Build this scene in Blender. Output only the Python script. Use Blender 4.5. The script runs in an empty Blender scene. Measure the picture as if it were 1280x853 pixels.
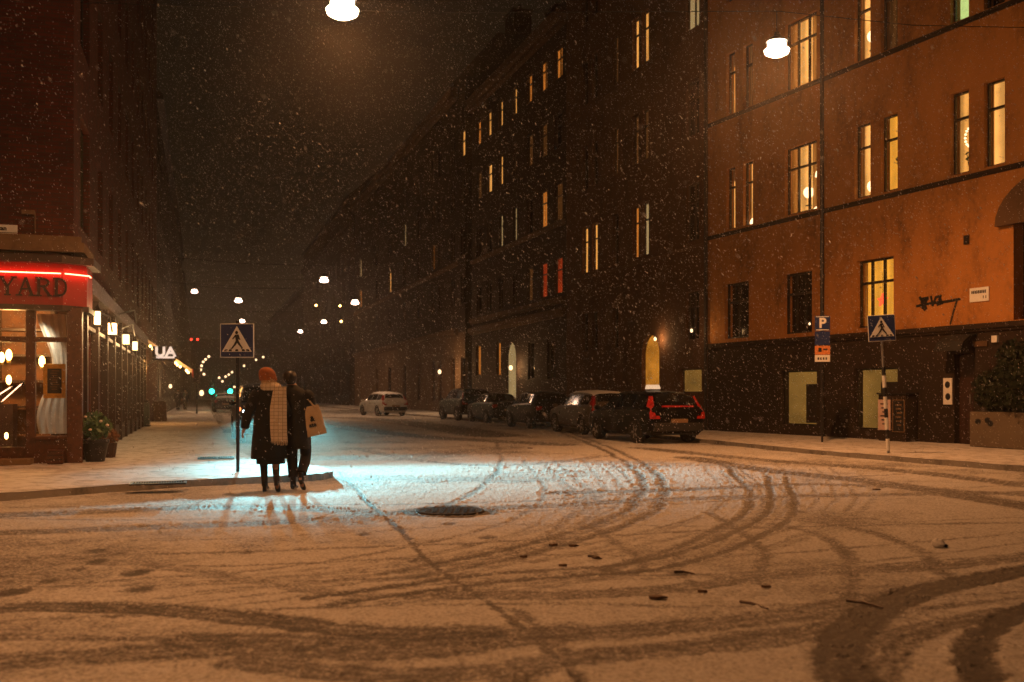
import bpy, bmesh, math, random
import numpy as np
from mathutils import Vector, Matrix
random.seed(7)
rng = np.random.default_rng(11)
S = bpy.context.scene
COL = S.collection
pi = math.pi
F, CX, HY, CH = 1244.0, 640.0, 493.0, 1.4     # focal length, centre column, horizon row and camera height of the view

# ------------------------------------------------------------------ helpers
def gpt(px, py, z=0.0):
    Y = (CH - z) * F / (py - HY)
    return Vector(((px - CX) / F * Y, Y, z))

def at(px, py, Y):
    return Vector(((px - CX) / F * Y, Y, CH + (HY - py) / F * Y))

class MB:
    def __init__(s): s.v = []; s.f = []; s.m = []; s.cur = 0
    def add(s, vs, fs):
        o = len(s.v); s.v += [tuple(p) for p in vs]
        for f in fs: s.f.append([i + o for i in f]); s.m.append(s.cur)
        return s
    def box(s, x0, x1, y0, y1, z0, z1, M=None, taper=0.0):
        t = taper
        vs = [(x0, y0, z0), (x1, y0, z0), (x1, y1, z0), (x0, y1, z0),
              (x0 + t, y0 + t, z1), (x1 - t, y0 + t, z1), (x1 - t, y1 - t, z1), (x0 + t, y1 - t, z1)]
        if M is not None: vs = [M @ Vector(p) for p in vs]
        return s.add(vs, [(3, 2, 1, 0), (4, 5, 6, 7), (0, 1, 5, 4), (1, 2, 6, 5), (2, 3, 7, 6), (3, 0, 4, 7)])
    def loft(s, rings, close=True, caps=True):
        n = len(rings[0]); o = len(s.v)
        for r in rings: s.v += [tuple(p) for p in r]
        for i in range(len(rings) - 1):
            for j in range(n if close else n - 1):
                a = o + i * n + j; b = o + i * n + (j + 1) % n
                s.f.append([a, b, b + n, a + n]); s.m.append(s.cur)
        if caps:
            s.f.append([o + j for j in reversed(range(n))]); s.m.append(s.cur)
            s.f.append([o + (len(rings) - 1) * n + j for j in range(n)]); s.m.append(s.cur)
        return s
    def tube(s, pts, r, n=8, caps=True):
        pts = [Vector(p) for p in pts]
        if not hasattr(r, '__len__'): r = [r] * len(pts)
        rings = []; up = Vector((0, 0, 1))
        for i, p in enumerate(pts):
            d = (pts[min(i + 1, len(pts) - 1)] - pts[max(i - 1, 0)]).normalized()
            a = d.cross(up if abs(d.z) < .95 else Vector((0, 1, 0))).normalized(); b = d.cross(a)
            if i and rings and a.dot(rings_a) < 0: a, b = -a, -b
            rings_a = a
            rings.append([p + (a * math.cos(2 * pi * k / n) + b * math.sin(2 * pi * k / n)) * r[i] for k in range(n)])
        return s.loft(rings, True, caps)
    def lathe(s, prof, n=16, M=None, caps=True):
        rings = []
        for r, z in prof:
            ring = [Vector((r * math.cos(2 * pi * k / n), r * math.sin(2 * pi * k / n), z)) for k in range(n)]
            rings.append([M @ p for p in ring] if M is not None else ring)
        return s.loft(rings, True, caps)
    def prism(s, poly, y0, y1, M=None):
        n = len(poly)
        vs = [Vector((x, y0, z)) for x, z in poly] + [Vector((x, y1, z)) for x, z in poly]
        if M is not None: vs = [M @ p for p in vs]
        fs = [list(range(n)), list(reversed(range(n, 2 * n)))]
        for i in range(n):
            j = (i + 1) % n; fs.append([j, i, i + n, j + n])
        return s.add(vs, fs)
    def ball(s, c, r, n=10, sz=1.0, sx=1.0, sy=1.0):
        c = Vector(c)
        rings = []
        m = max(4, n // 2)
        for i in range(m + 1):
            t = -pi / 2 + pi * i / m
            rr = max(1e-4, math.cos(t)) * r; z = math.sin(t) * r * sz
            rings.append([c + Vector((rr * math.cos(2 * pi * k / n) * sx, rr * math.sin(2 * pi * k / n) * sy, z)) for k in range(n)])
        return s.loft(rings)
    def build(s, name, mats, parent=None, smooth=False, bevel=0):
        me = bpy.data.meshes.new(name)
        me.from_pydata(s.v, [], s.f)
        if not isinstance(mats, (list, tuple)): mats = [mats]
        for m in mats: me.materials.append(m)
        if len(mats) > 1: me.polygons.foreach_set('material_index', s.m)
        bm = bmesh.new(); bm.from_mesh(me)
        bmesh.ops.recalc_face_normals(bm, faces=bm.faces)
        if bevel:
            try: bmesh.ops.bevel(bm, geom=[e for e in bm.edges if len(e.link_faces) == 2 and e.calc_face_angle(0) > .6], offset=bevel, segments=2, affect='EDGES', profile=.5)
            except Exception: pass
        bm.to_mesh(me); bm.free()
        if smooth:
            me.polygons.foreach_set('use_smooth', [True] * len(me.polygons))
            try: me.set_sharp_from_angle(angle=math.radians(42 if smooth is True else smooth))
            except Exception: pass
        o = bpy.data.objects.new(name, me); COL.objects.link(o)
        if parent is not None: o.parent = parent
        return o

def tag(o, label=None, cat=None, group=None, kind=None):
    if label: o['label'] = label
    if cat: o['category'] = cat
    if group: o['group'] = group
    if kind: o['kind'] = kind
    return o

def thing(name, label, cat, loc=(0, 0, 0), rz=0.0, group=None):
    o = bpy.data.objects.new(name, None); COL.objects.link(o)
    o.empty_display_size = .2
    o.location = loc; o.rotation_euler = (0, 0, rz)
    return tag(o, label, cat, group)

def dup(root, loc, rz, label, group=None):
    r = root.copy(); COL.objects.link(r); r.location = loc; r.rotation_euler = (0, 0, rz); r['label'] = label
    if group: r['group'] = group
    for ch in list(root.children):
        c = ch.copy(); COL.objects.link(c); c.parent = r
        for g in list(ch.children):
            d = g.copy(); COL.objects.link(d); d.parent = c
    return r

def lamp(name, kind, loc, energy, color, parent=None, radius=.1, **kw):
    l = bpy.data.lights.new(name, kind); l.energy = energy; l.color = color
    if hasattr(l, 'shadow_soft_size'): l.shadow_soft_size = radius
    for k, v in kw.items(): setattr(l, k, v)
    o = bpy.data.objects.new(name, l); COL.objects.link(o); o.location = loc
    if parent is not None: o.parent = parent
    return o

def text_into(mb, body, size, M, ext=.004, sx=1.0, align='CENTER', bold=0.0):
    c = bpy.data.curves.new('lettering', 'FONT'); c.body = body; c.size = size; c.extrude = ext; c.align_x = align; c.align_y = 'CENTER'
    c.offset = bold; c.resolution_u = 4
    o = bpy.data.objects.new('lettering', c); COL.objects.link(o)
    dg = bpy.context.evaluated_depsgraph_get()
    me = bpy.data.meshes.new_from_object(o.evaluated_get(dg))
    W = M @ Matrix.Rotation(pi / 2, 4, 'X') @ Matrix.Diagonal((sx, 1, 1, 1))
    mb.add([W @ v.co for v in me.vertices], [list(p.vertices) for p in me.polygons])
    bpy.data.objects.remove(o); bpy.data.meshes.remove(me); bpy.data.curves.remove(c)

def skin(verts, edges, radii, sub=2, root=0):
    me = bpy.data.meshes.new('skin_tmp'); me.from_pydata([tuple(v) for v in verts], edges, [])
    o = bpy.data.objects.new('skin_tmp', me); COL.objects.link(o)
    o.modifiers.new('s', 'SKIN'); 
    for i, r in enumerate(radii):
        sv = me.skin_vertices[0].data[i]
        sv.radius = r if hasattr(r, '__len__') else (r, r); sv.use_root = (i == root)
    m = o.modifiers.new('d', 'SUBSURF'); m.levels = sub; m.render_levels = sub
    dg = bpy.context.evaluated_depsgraph_get(); dg.update()
    out = bpy.data.meshes.new_from_object(o.evaluated_get(dg))
    V = [tuple(v.co) for v in out.vertices]; Fc = [list(p.vertices) for p in out.polygons]
    bpy.data.objects.remove(o); bpy.data.meshes.remove(me); bpy.data.meshes.remove(out)
    return V, Fc

# ------------------------------------------------------------------ materials
class NT:
    def __init__(s, m): m.use_nodes = True; s.t = m.node_tree; s.t.nodes.clear(); s.out = s.n('ShaderNodeOutputMaterial')
    def n(s, k, **kw):
        x = s.t.nodes.new(k)
        for a, b in kw.items():
            if a.startswith('i_'):
                key = a[2:]; key = int(key) if key.isdigit() else key.replace('_', ' ')
                x.inputs[key].default_value = b
            else: setattr(x, a, b)
        return x
    def l(s, a, b): s.t.links.new(a, b)
    def ramp(s, fac, stops):
        r = s.n('ShaderNodeValToRGB'); e = r.color_ramp.elements
        while len(e) < len(stops): e.new(.5)
        for i, (p, c) in enumerate(stops): e[i].position = p; e[i].color = (*c, 1) if len(c) == 3 else c
        s.l(fac, r.inputs[0]); return r.outputs[0]
    def math(s, op, a, b=None):
        x = s.n('ShaderNodeMath', operation=op)
        for i, q in enumerate((a, b)):
            if q is None: continue
            if isinstance(q, (int, float)): x.inputs[i].default_value = q
            else: s.l(q, x.inputs[i])
        return x.outputs[0]
    def noise(s, scale, detail=4, rough=.6, vec=None):
        x = s.n('ShaderNodeTexNoise'); x.inputs['Scale'].default_value = scale; x.inputs['Detail'].default_value = detail; x.inputs['Roughness'].default_value = rough
        if vec is not None: s.l(vec, x.inputs['Vector'])
        return x.outputs[0]
    def obj(s): return s.n('ShaderNodeTexCoord').outputs['Object']
    def bump(s, h, strength=.3, dist=.02):
        b = s.n('ShaderNodeBump'); b.inputs['Strength'].default_value = strength; b.inputs['Distance'].default_value = dist; s.l(h, b.inputs['Height']); return b.outputs[0]
    def bsdf(s, color, rough, normal=None, metal=0, **kw):
        p = s.n('ShaderNodeBsdfPrincipled')
        if isinstance(color, tuple): p.inputs['Base Color'].default_value = (*color, 1)
        else: s.l(color, p.inputs['Base Color'])
        if isinstance(rough, (int, float)): p.inputs['Roughness'].default_value = rough
        else: s.l(rough, p.inputs['Roughness'])
        p.inputs['Metallic'].default_value = metal
        if normal is not None: s.l(normal, p.inputs['Normal'])
        for k, v in kw.items(): p.inputs[k.replace('_', ' ')].default_value = v
        s.l(p.outputs[0], s.out.inputs[0]); return p

def M_plain(name, c, rough=.6, var=.35, scale=6, metal=0, bump=.15, bs=40, **kw):
    m = bpy.data.materials.new(name); t = NT(m); o = t.obj()
    n = t.noise(scale, 5, .65, o)
    lo = tuple(x * (1 - var) for x in c); hi = tuple(min(1, x * (1 + var * .6)) for x in c)
    col = t.ramp(n, [(.3, lo), (.7, hi)])
    nm = t.bump(t.noise(bs, 3, .6, o), bump, .01) if bump else None
    r = t.ramp(n, [(.3, (max(.02, rough - .12),) * 3), (.7, (min(1, rough + .1),) * 3)])
    t.bsdf(col, r, nm, metal, **kw); return m

def M_emit(name, c, strength, var=0.0, scale=3.0, c2=None, stripes=0.0):
    m = bpy.data.materials.new(name); t = NT(m)
    e = t.n('ShaderNodeEmission'); e.inputs[1].default_value = strength
    if var or stripes:
        o = t.obj(); n = t.noise(scale, 3, .55, o)
        if stripes:
            w = t.n('ShaderNodeTexWave', wave_type='BANDS', bands_direction='X'); w.inputs['Scale'].default_value = stripes; w.inputs['Distortion'].default_value = 3; w.inputs['Detail'].default_value = 2; w.inputs['Detail Scale'].default_value = .6
            t.l(o, w.inputs['Vector'])
            n = t.math('ADD', t.math('MULTIPLY', n, .6), t.math('MULTIPLY', w.outputs[1], .4))
        c2 = c2 or tuple(x * (1 - var) for x in c)
        t.l(t.ramp(n, [(.3, c2), (.7, c)]), e.inputs[0])
    else: e.inputs[0].default_value = (*c, 1)
    t.l(e.outputs[0], t.out.inputs[0]); return m

def M_brick(name, c1, c2, mortar, sc=1.0, rough=.85, stain=.5):
    m = bpy.data.materials.new(name); t = NT(m); o = t.obj()
    sp = t.n('ShaderNodeSeparateXYZ'); t.l(o, sp.inputs[0])
    cb = t.n('ShaderNodeCombineXYZ'); t.l(t.math('ADD', sp.outputs[0], sp.outputs[1]), cb.inputs[0]); t.l(sp.outputs[2], cb.inputs[1])
    b = t.n('ShaderNodeTexBrick'); t.l(cb.outputs[0], b.inputs['Vector'])
    b.inputs['Scale'].default_value = sc; b.inputs['Brick Width'].default_value = .25; b.inputs['Row Height'].default_value = .075; b.inputs['Mortar Size'].default_value = .008
    b.inputs['Color1'].default_value = (*c1, 1); b.inputs['Color2'].default_value = (*c2, 1); b.inputs['Mortar'].default_value = (*mortar, 1)
    n = t.noise(1.3, 6, .7, o)
    mx = t.n('ShaderNodeMix', data_type='RGBA', blend_type='MULTIPLY'); mx.inputs[0].default_value = stain
    t.l(b.outputs[0], mx.inputs[6]); t.l(t.ramp(n, [(.3, (.25,) * 3), (.7, (1,) * 3)]), mx.inputs[7])
    h = t.math('SUBTRACT', t.math('MULTIPLY', t.noise(30, 3, .6, o), .5), b.outputs['Fac'])
    t.bsdf(mx.outputs[2], rough, t.bump(h, .6, .012)); return m

def M_stucco(name, c, stain=.45, rough=.9):
    m = bpy.data.materials.new(name); t = NT(m); o = t.obj()
    sp = t.n('ShaderNodeSeparateXYZ'); t.l(o, sp.inputs[0])
    cb = t.n('ShaderNodeCombineXYZ'); t.l(sp.outputs[0], cb.inputs[0]); t.l(sp.outputs[1], cb.inputs[1]); t.l(t.math('MULTIPLY', sp.outputs[2], .35), cb.inputs[2])
    n = t.noise(1.1, 7, .68, cb.outputs[0]); n2 = t.noise(7, 5, .7, o)
    f = t.math('ADD', t.math('MULTIPLY', n, .65), t.math('MULTIPLY', n2, .35))
    lo = tuple(x * (1 - stain) for x in c); hi = tuple(min(1, x * 1.2) for x in c)
    t.bsdf(t.ramp(f, [(.34, lo), (.5, c), (.66, hi)]), rough, t.bump(t.noise(55, 5, .7, o), .35, .012)); return m

MT = {}
MT['snow'] = M_plain('packed_snow', (.70, .70, .72), .7, .25, 5, bump=.5, bs=60)
MT['metal'] = M_plain('dark_metal', (.035, .035, .038), .45, .3, 8, .6)
MT['steel'] = M_plain('galvanised_steel', (.30, .30, .30), .45, .3, 9, .7)
MT['rubber'] = M_plain('rubber', (.012, .012, .012), .8)
MT['glass_dark'] = M_plain('dark_glass', (.006, .007, .008), .08, .2, 2, bump=0)
MT['win_dark'] = M_plain('unlit_window_glass', (.010, .010, .011), .12, .5, 2, bump=.02, bs=3)
MT['frame_brown'] = M_plain('brown_window_paint', (.05, .026, .013), .55)
MT['frame_black'] = M_plain('black_window_paint', (.014, .011, .009), .5)
MT['orange'] = M_stucco('ochre_render', (.40, .165, .036), .68)
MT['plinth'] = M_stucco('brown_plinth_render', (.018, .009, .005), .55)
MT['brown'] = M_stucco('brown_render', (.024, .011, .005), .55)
MT['brown2'] = M_stucco('pale_brown_render', (.10, .055, .026), .5)
MT['stone'] = M_stucco('worn_stone', (.20, .12, .06), .5)
MT['brickred'] = M_brick('red_brick', (.13, .019, .008), (.07, .011, .005), (.05, .028, .02))  # dark red brick, its red raised to hold the neon glow on the wall
MT['brickdark'] = M_brick('dark_brick', (.030, .012, .008), (.018, .008, .006), (.022, .016, .012))
MT['roof'] = M_plain('dark_sheet_roof', (.02, .02, .022), .5, .4, 2)
MT['wood'] = M_plain('varnished_wood', (.10, .035, .014), .4, .5, 12, bump=.2)
MT['wood_dark'] = M_plain('dark_wood', (.04, .016, .009), .45, .5, 10)
MT['white'] = M_plain('white_paint', (.75, .75, .73), .5, .12)
MT['blue'] = M_plain('sign_blue', (.012, .03, .13), .4, .15, bump=0)
MT['black'] = M_plain('sign_black', (.008, .008, .009), .5, .1, bump=0)
MT['sign_white'] = M_plain('sign_white', (.78, .78, .76), .45, .08, bump=0)
MT['letter_dark'] = M_plain('dark_letter_paint', (.025, .004, .004), .5, .2, bump=0)
MT['redboard'] = M_plain('red_sign_board', (.34, .012, .010), .5, .2, 3)
MT['skin'] = M_plain('skin', (.45, .27, .19), .5, .12)
MT['coat'] = M_plain('black_wool', (.004, .004, .0045), .95, .4, 14, bump=.4, bs=120)
MT['jacket'] = M_plain('black_cloth', (.005, .0047, .0047), .85, .4, 14, bump=.4, bs=90)
MT['tights'] = M_plain('dark_tights', (.014, .013, .015), .6)
MT['trousers'] = M_plain('charcoal_trousers', (.014, .014, .017), .85, .4, 10)
MT['leather'] = M_plain('black_leather', (.012, .010, .010), .35)
MT['hat'] = M_plain('rust_knit', (.30, .085, .02), .95, .4, 25, bump=.6, bs=110)
MT['hair_pale'] = M_plain('fair_hair', (.36, .22, .10), .6, .4, 40)
MT['hair_dark'] = M_plain('dark_hair', (.010, .007, .005), .5, .4, 40)
MT['tote'] = M_plain('natural_canvas', (.50, .35, .20), .9, .18, 9, bump=.3, bs=160)
MT['foliage'] = M_plain('evergreen_leaf', (.012, .022, .008), .7, .5, 20)
MT['leaf'] = M_plain('plant_leaf', (.05, .12, .035), .55, .5, 20)
MT['petal'] = M_plain('pale_petal', (.75, .6, .5), .6, .1)
MT['concrete'] = M_stucco('concrete', (.13, .10, .07), .5)
MT['gold'] = M_plain('gilt_frame', (.75, .42, .08), .35, .25, 12, .3)
MT['poster_pink'] = M_plain('pale_poster', (.62, .45, .42), .7, .15)
MT['bin'] = M_plain('grey_green_plastic', (.10, .13, .11), .55)
MT['lampglow'] = M_emit('street_lamp_glow', (1, .72, .45), 60)
MT['lampglow2'] = M_emit('far_lamp_glow', (1, .66, .50), 38)
MT['lit_warm'] = M_emit('lit_window_warm', (1, .42, .085), 1.0, .5, 2.2, stripes=1.1)
MT['lit_cream'] = M_emit('lit_window_cream', (1, .44, .10), 1.25, .5, 1.2, stripes=.6)
MT['lit_orange'] = M_emit('lit_window_orange', (1, .30, .04), .55, .55, 2.5, stripes=1.0)
MT['lit_yellow'] = M_emit('lit_window_yellow', (1, .40, .04), 1.05, .35, 1.2, stripes=.6)
MT['lit_pale'] = M_emit('lit_window_pale', (.95, .62, .25), .40, .3, 1.6)
MT['lit_green'] = M_emit('lit_window_greenish', (.75, .95, .30), .9, .5, 2.0)
MT['lit_dim'] = M_emit('lit_window_dim', (1, .36, .08), .085, .7, 1.5, stripes=1.4)
MT['lit_red'] = M_emit('lit_window_red', (1, .10, .02), .30, .7, 1.5)
MT['lit_shop'] = M_emit('lit_shop_wall', (.95, .46, .09), .26, .5, .9)
MT['bulb_warm'] = M_emit('warm_bulb', (1, .55, .15), 22)
MT['bulb_white'] = M_emit('white_bulb', (1, .66, .34), 2.6)
MT['lantern'] = M_emit('lantern_glass', (1, .58, .23), 6)
MT['neon'] = M_emit('neon_tube', (1, .10, .05), 24)
MT['neon_white'] = M_emit('pale_light_tube', (1, .55, .30), 5)
MT['head_glow'] = M_emit('headlamp_glow', (.75, .95, 1), 30)
MT['tail_glow'] = M_emit('tail_lamp_glow', (1, .030, .010), .40, .7, 9)
MT['tail_off'] = M_plain('red_lens', (.30, .012, .008), .15, .2, bump=0)
MT['amber'] = M_emit('amber_lens_glow', (1, .22, .06), 3)
MT['green_lamp'] = M_emit('green_signal', (.02, 1, .55), 9)
MT['red_lamp'] = M_emit('red_signal', (1, .03, .015), 8)

def paint(name, c, rough=.36):
    return M_plain(name, c, rough, .25, 3, .2, bump=.03, bs=200, Coat_Weight=.03, Coat_Roughness=.2, Specular_IOR_Level=.12)
MT['car_black'] = paint('black_car_paint', (.003, .003, .0032))
MT['car_grey'] = paint('grey_beige_car_paint', (.11, .09, .065))
MT['car_blue'] = paint('dark_blue_car_paint', (.005, .006, .009))
MT['car_white'] = paint('pale_car_paint', (.45, .43, .40))
MT['car_brown'] = paint('dark_brown_car_paint', (.008, .006, .004))

# scarf: pale wool with a dark open check
m = bpy.data.materials.new('checked_scarf_wool'); t = NT(m); o = t.obj()
sp = t.n('ShaderNodeSeparateXYZ'); t.l(o, sp.inputs[0])
cb = t.n('ShaderNodeCombineXYZ'); t.l(sp.outputs[0], cb.inputs[0]); t.l(sp.outputs[2], cb.inputs[1])
b = t.n('ShaderNodeTexBrick'); b.offset = 0; t.l(cb.outputs[0], b.inputs['Vector'])
b.inputs['Scale'].default_value = 1; b.inputs['Brick Width'].default_value = .06; b.inputs['Row Height'].default_value = .05; b.inputs['Mortar Size'].default_value = .003; b.inputs['Mortar Smooth'].default_value = .6
b.inputs['Color1'].default_value = (.62, .50, .36, 1); b.inputs['Color2'].default_value = (.52, .41, .28, 1); b.inputs['Mortar'].default_value = (.10, .07, .05, 1)
t.bsdf(b.outputs[0], .95, t.bump(t.noise(150, 3, .7, o), .5, .006)); MT['scarf'] = m

MT['lit_arch'] = M_emit('amber_archway_glow', (1, .36, .035), .62, .6, 1.4)
MT['interior'] = M_plain('warm_panelling', (.24, .10, .035), .6, .6, 3)

m = bpy.data.materials.new('sheer_curtain'); t = NT(m); o_ = t.obj()
wv_ = t.n('ShaderNodeTexWave', bands_direction='X'); wv_.inputs['Scale'].default_value = 4.5; wv_.inputs['Distortion'].default_value = 2.5; wv_.inputs['Detail Scale'].default_value = .4; t.l(o_, wv_.inputs['Vector'])
cc_ = t.ramp(wv_.outputs[1], [(.2, (.30, .20, .10)), (.8, (.62, .46, .28))])
a_ = t.n('ShaderNodeBsdfTranslucent'); b_ = t.n('ShaderNodeBsdfDiffuse'); x_ = t.n('ShaderNodeMixShader'); x_.inputs[0].default_value = .25
t.l(cc_, a_.inputs[0]); t.l(cc_, b_.inputs[0]); t.l(a_.outputs[0], x_.inputs[1]); t.l(b_.outputs[0], x_.inputs[2]); t.l(x_.outputs[0], t.out.inputs[0]); MT['sheer'] = m
MT['brown_mid'] = M_stucco('tenement_render', (.085, .034, .011), .65)
MT['litter'] = M_plain('wet_leaf_litter', (.10, .055, .03), .7, .4, 20)
# ------------------------------------------------------------------ ground
def lattice(x, y, scale, seed):
    r = np.random.default_rng(seed); G = r.random((256, 256)).astype(np.float32)
    u = x * scale; v = y * scale
    i = np.floor(u).astype(np.int64); j = np.floor(v).astype(np.int64)
    fx = (u - i); fy = (v - j); fx = fx * fx * (3 - 2 * fx); fy = fy * fy * (3 - 2 * fy)
    g = lambda a, b: G[a & 255, b & 255]
    return (g(i, j) * (1 - fx) + g(i + 1, j) * fx) * (1 - fy) + (g(i, j + 1) * (1 - fx) + g(i + 1, j + 1) * fx) * fy

def smooth_line(pts, n=10):
    P = [np.array(p, float) for p in pts]; P = [2 * P[0] - P[1]] + P + [2 * P[-1] - P[-2]]
    out = []
    for k in range(1, len(P) - 2):
        for s in np.linspace(0, 1, n, endpoint=False):
            a, b, c, d = P[k - 1:k + 3]
            out.append(.5 * ((2 * b) + (c - a) * s + (2 * a - 5 * b + 4 * c - d) * s * s + (3 * b - a - 3 * c + d) * s ** 3))
    out.append(P[-2]); return out

def gw(pts): return [tuple(gpt(px, py))[:2] for px, py in pts]

# tyre marks and broad darker bands: (points, width in metres, strength)
TR = []
def tr(px, w, k, pair=0.0):
    L = smooth_line(gw(px))
    w *= .64; TR.append((L, w, k))
    if pair:
        Q = []
        for i, p in enumerate(L):
            d = L[min(i + 1, len(L) - 1)] - L[max(i - 1, 0)]; n = np.array([-d[1], d[0]]); n /= (np.linalg.norm(n) + 1e-9)
            Q.append(p + n * pair)
        TR.append((Q, w, k))
tr([(1330, 706), (1240, 722), (1160, 738), (1100, 764), (1062, 796), (1052, 830), (1090, 880)], .22, 1.0)
tr([(1330, 742), (1270, 768), (1236, 792), (1220, 822), (1232, 880)], .15, 1.15)
tr([(-60, 762), (80, 758), (220, 762), (340, 778), (470, 792), (600, 790)], .26, .66)
tr([(-60, 835), (120, 818), (300, 812), (480, 818), (640, 800), (820, 786), (1000, 768), (1160, 738)], .30, .42)
tr([(240, 800), (420, 806), (560, 800), (700, 790)], .3, .5)
tr([(300, 830), (520, 846), (760, 820), (980, 800), (1100, 770)], .22, .45)
tr([(560, 880), (700, 832), (860, 806), (1020, 786)], .14, .5)
tr([(1080, 860), (1130, 800), (1240, 770), (1340, 760)], .20, .5)
tr([(962, 596), (962, 630), (938, 655), (880, 680), (800, 702), (700, 712), (560, 724), (380, 748)], .09, .62, .30)
tr([(905, 580), (934, 612), (930, 640), (890, 664), (830, 690), (740, 712)], .10, .55)
tr([(700, 540), (760, 566), (800, 596), (795, 625), (760, 650), (700, 668), (620, 690), (480, 716)], .12, .5, .32)
tr([(620, 550), (625, 580), (600, 610), (540, 640)], .10, .4)
tr([(935, 648), (1010, 652), (1080, 664), (1150, 690), (1195, 724)], .12, .42)
tr([(965, 655), (1020, 668), (1052, 690), (1070, 720), (1060, 760)], .12, .42)
tr([(880, 640), (930, 668), (955, 700), (950, 730)], .11, .4)
tr([(740, 660), (790, 690), (800, 712)], .11, .34)
tr([(-40, 668), (160, 660), (330, 654), (520, 640), (700, 632), (900, 622), (1290, 616)], .34, .38)
tr([(-40, 646), (120, 640), (260, 634), (380, 636), (480, 642)], .40, .42)
tr([(860, 572), (960, 588), (1100, 604), (1330, 640)], .5, .55)
tr([(800, 560), (940, 574), (1120, 588), (1330, 612)], .5, .5)
tr([(700, 616), (860, 612), (1040, 606), (1330, 622)], .35, .42)
tr([(560, 744), (760, 742), (960, 722), (1200, 706), (1340, 690)], .22, .42)
tr([(0, 700), (200, 708), (420, 742), (640, 745), (860, 738)], .16, .3)
tr([(425, 590), (455, 622), (500, 660), (545, 712), (620, 760), (690, 820), (740, 880)], .055, .55)
tr([(640, 760), (690, 800), (716, 840), (730, 880)], .07, .4)
tr([(440, 560), (520, 575), (640, 582), (760, 570)], .3, .3)
tr([(300, 540), (360, 525), (430, 522), (520, 530), (620, 545)], 1.6, .6)  # broad band that darkens the far road
tr([(270, 505), (300, 520), (390, 530), (520, 545), (700, 556)], .9, .5)
tr([(262, 504), (272, 520), (240, 545)], .5, .4)
rt_ = random.Random(21)
for i in range(16):      # finer, fainter marks of many turning cars
    x0 = rt_.uniform(560, 1000); sh = rt_.uniform(-60, 60)
    tr([(x0 + 60, 575 + .05 * i), (x0 + 95 + sh * .2, 612 + sh * .1), (x0 + 70 + sh * .3, 648 + sh * .12), (x0 - 40 + sh, 688 + sh * .15), (x0 - 220 + sh, 718 + sh * .2), (x0 - 460 + sh, 740 + sh * .3)], rt_.uniform(.05, .09), rt_.uniform(.14, .30), rt_.choice([0, .25]))
for i in range(9):
    y0 = rt_.uniform(622, 800); tr([(-60, y0 + rt_.uniform(-6, 20)), (250, y0 + rt_.uniform(-8, 8)), (640, y0 - rt_.uniform(-4, 14)), (960, y0 - rt_.uniform(6, 30)), (1340, y0 - rt_.uniform(20, 60))], rt_.uniform(.05, .10), rt_.uniform(.2, .36))
FEET = [(122, 688, 1), (121, 702, 1), (171, 716, 1.3), (175, 737, 1), (15, 740, 1.3), (150, 692, .8), (95, 712, .8), (60, 726, .9), (610, 672, .8), (690, 684, .8), (760, 712, 1), (850, 717, .8), (1000, 640, .9),
        (520, 700, .7), (560, 655, .7), (585, 682, .7), (455, 668, .7), (310, 690, .7)]

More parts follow.
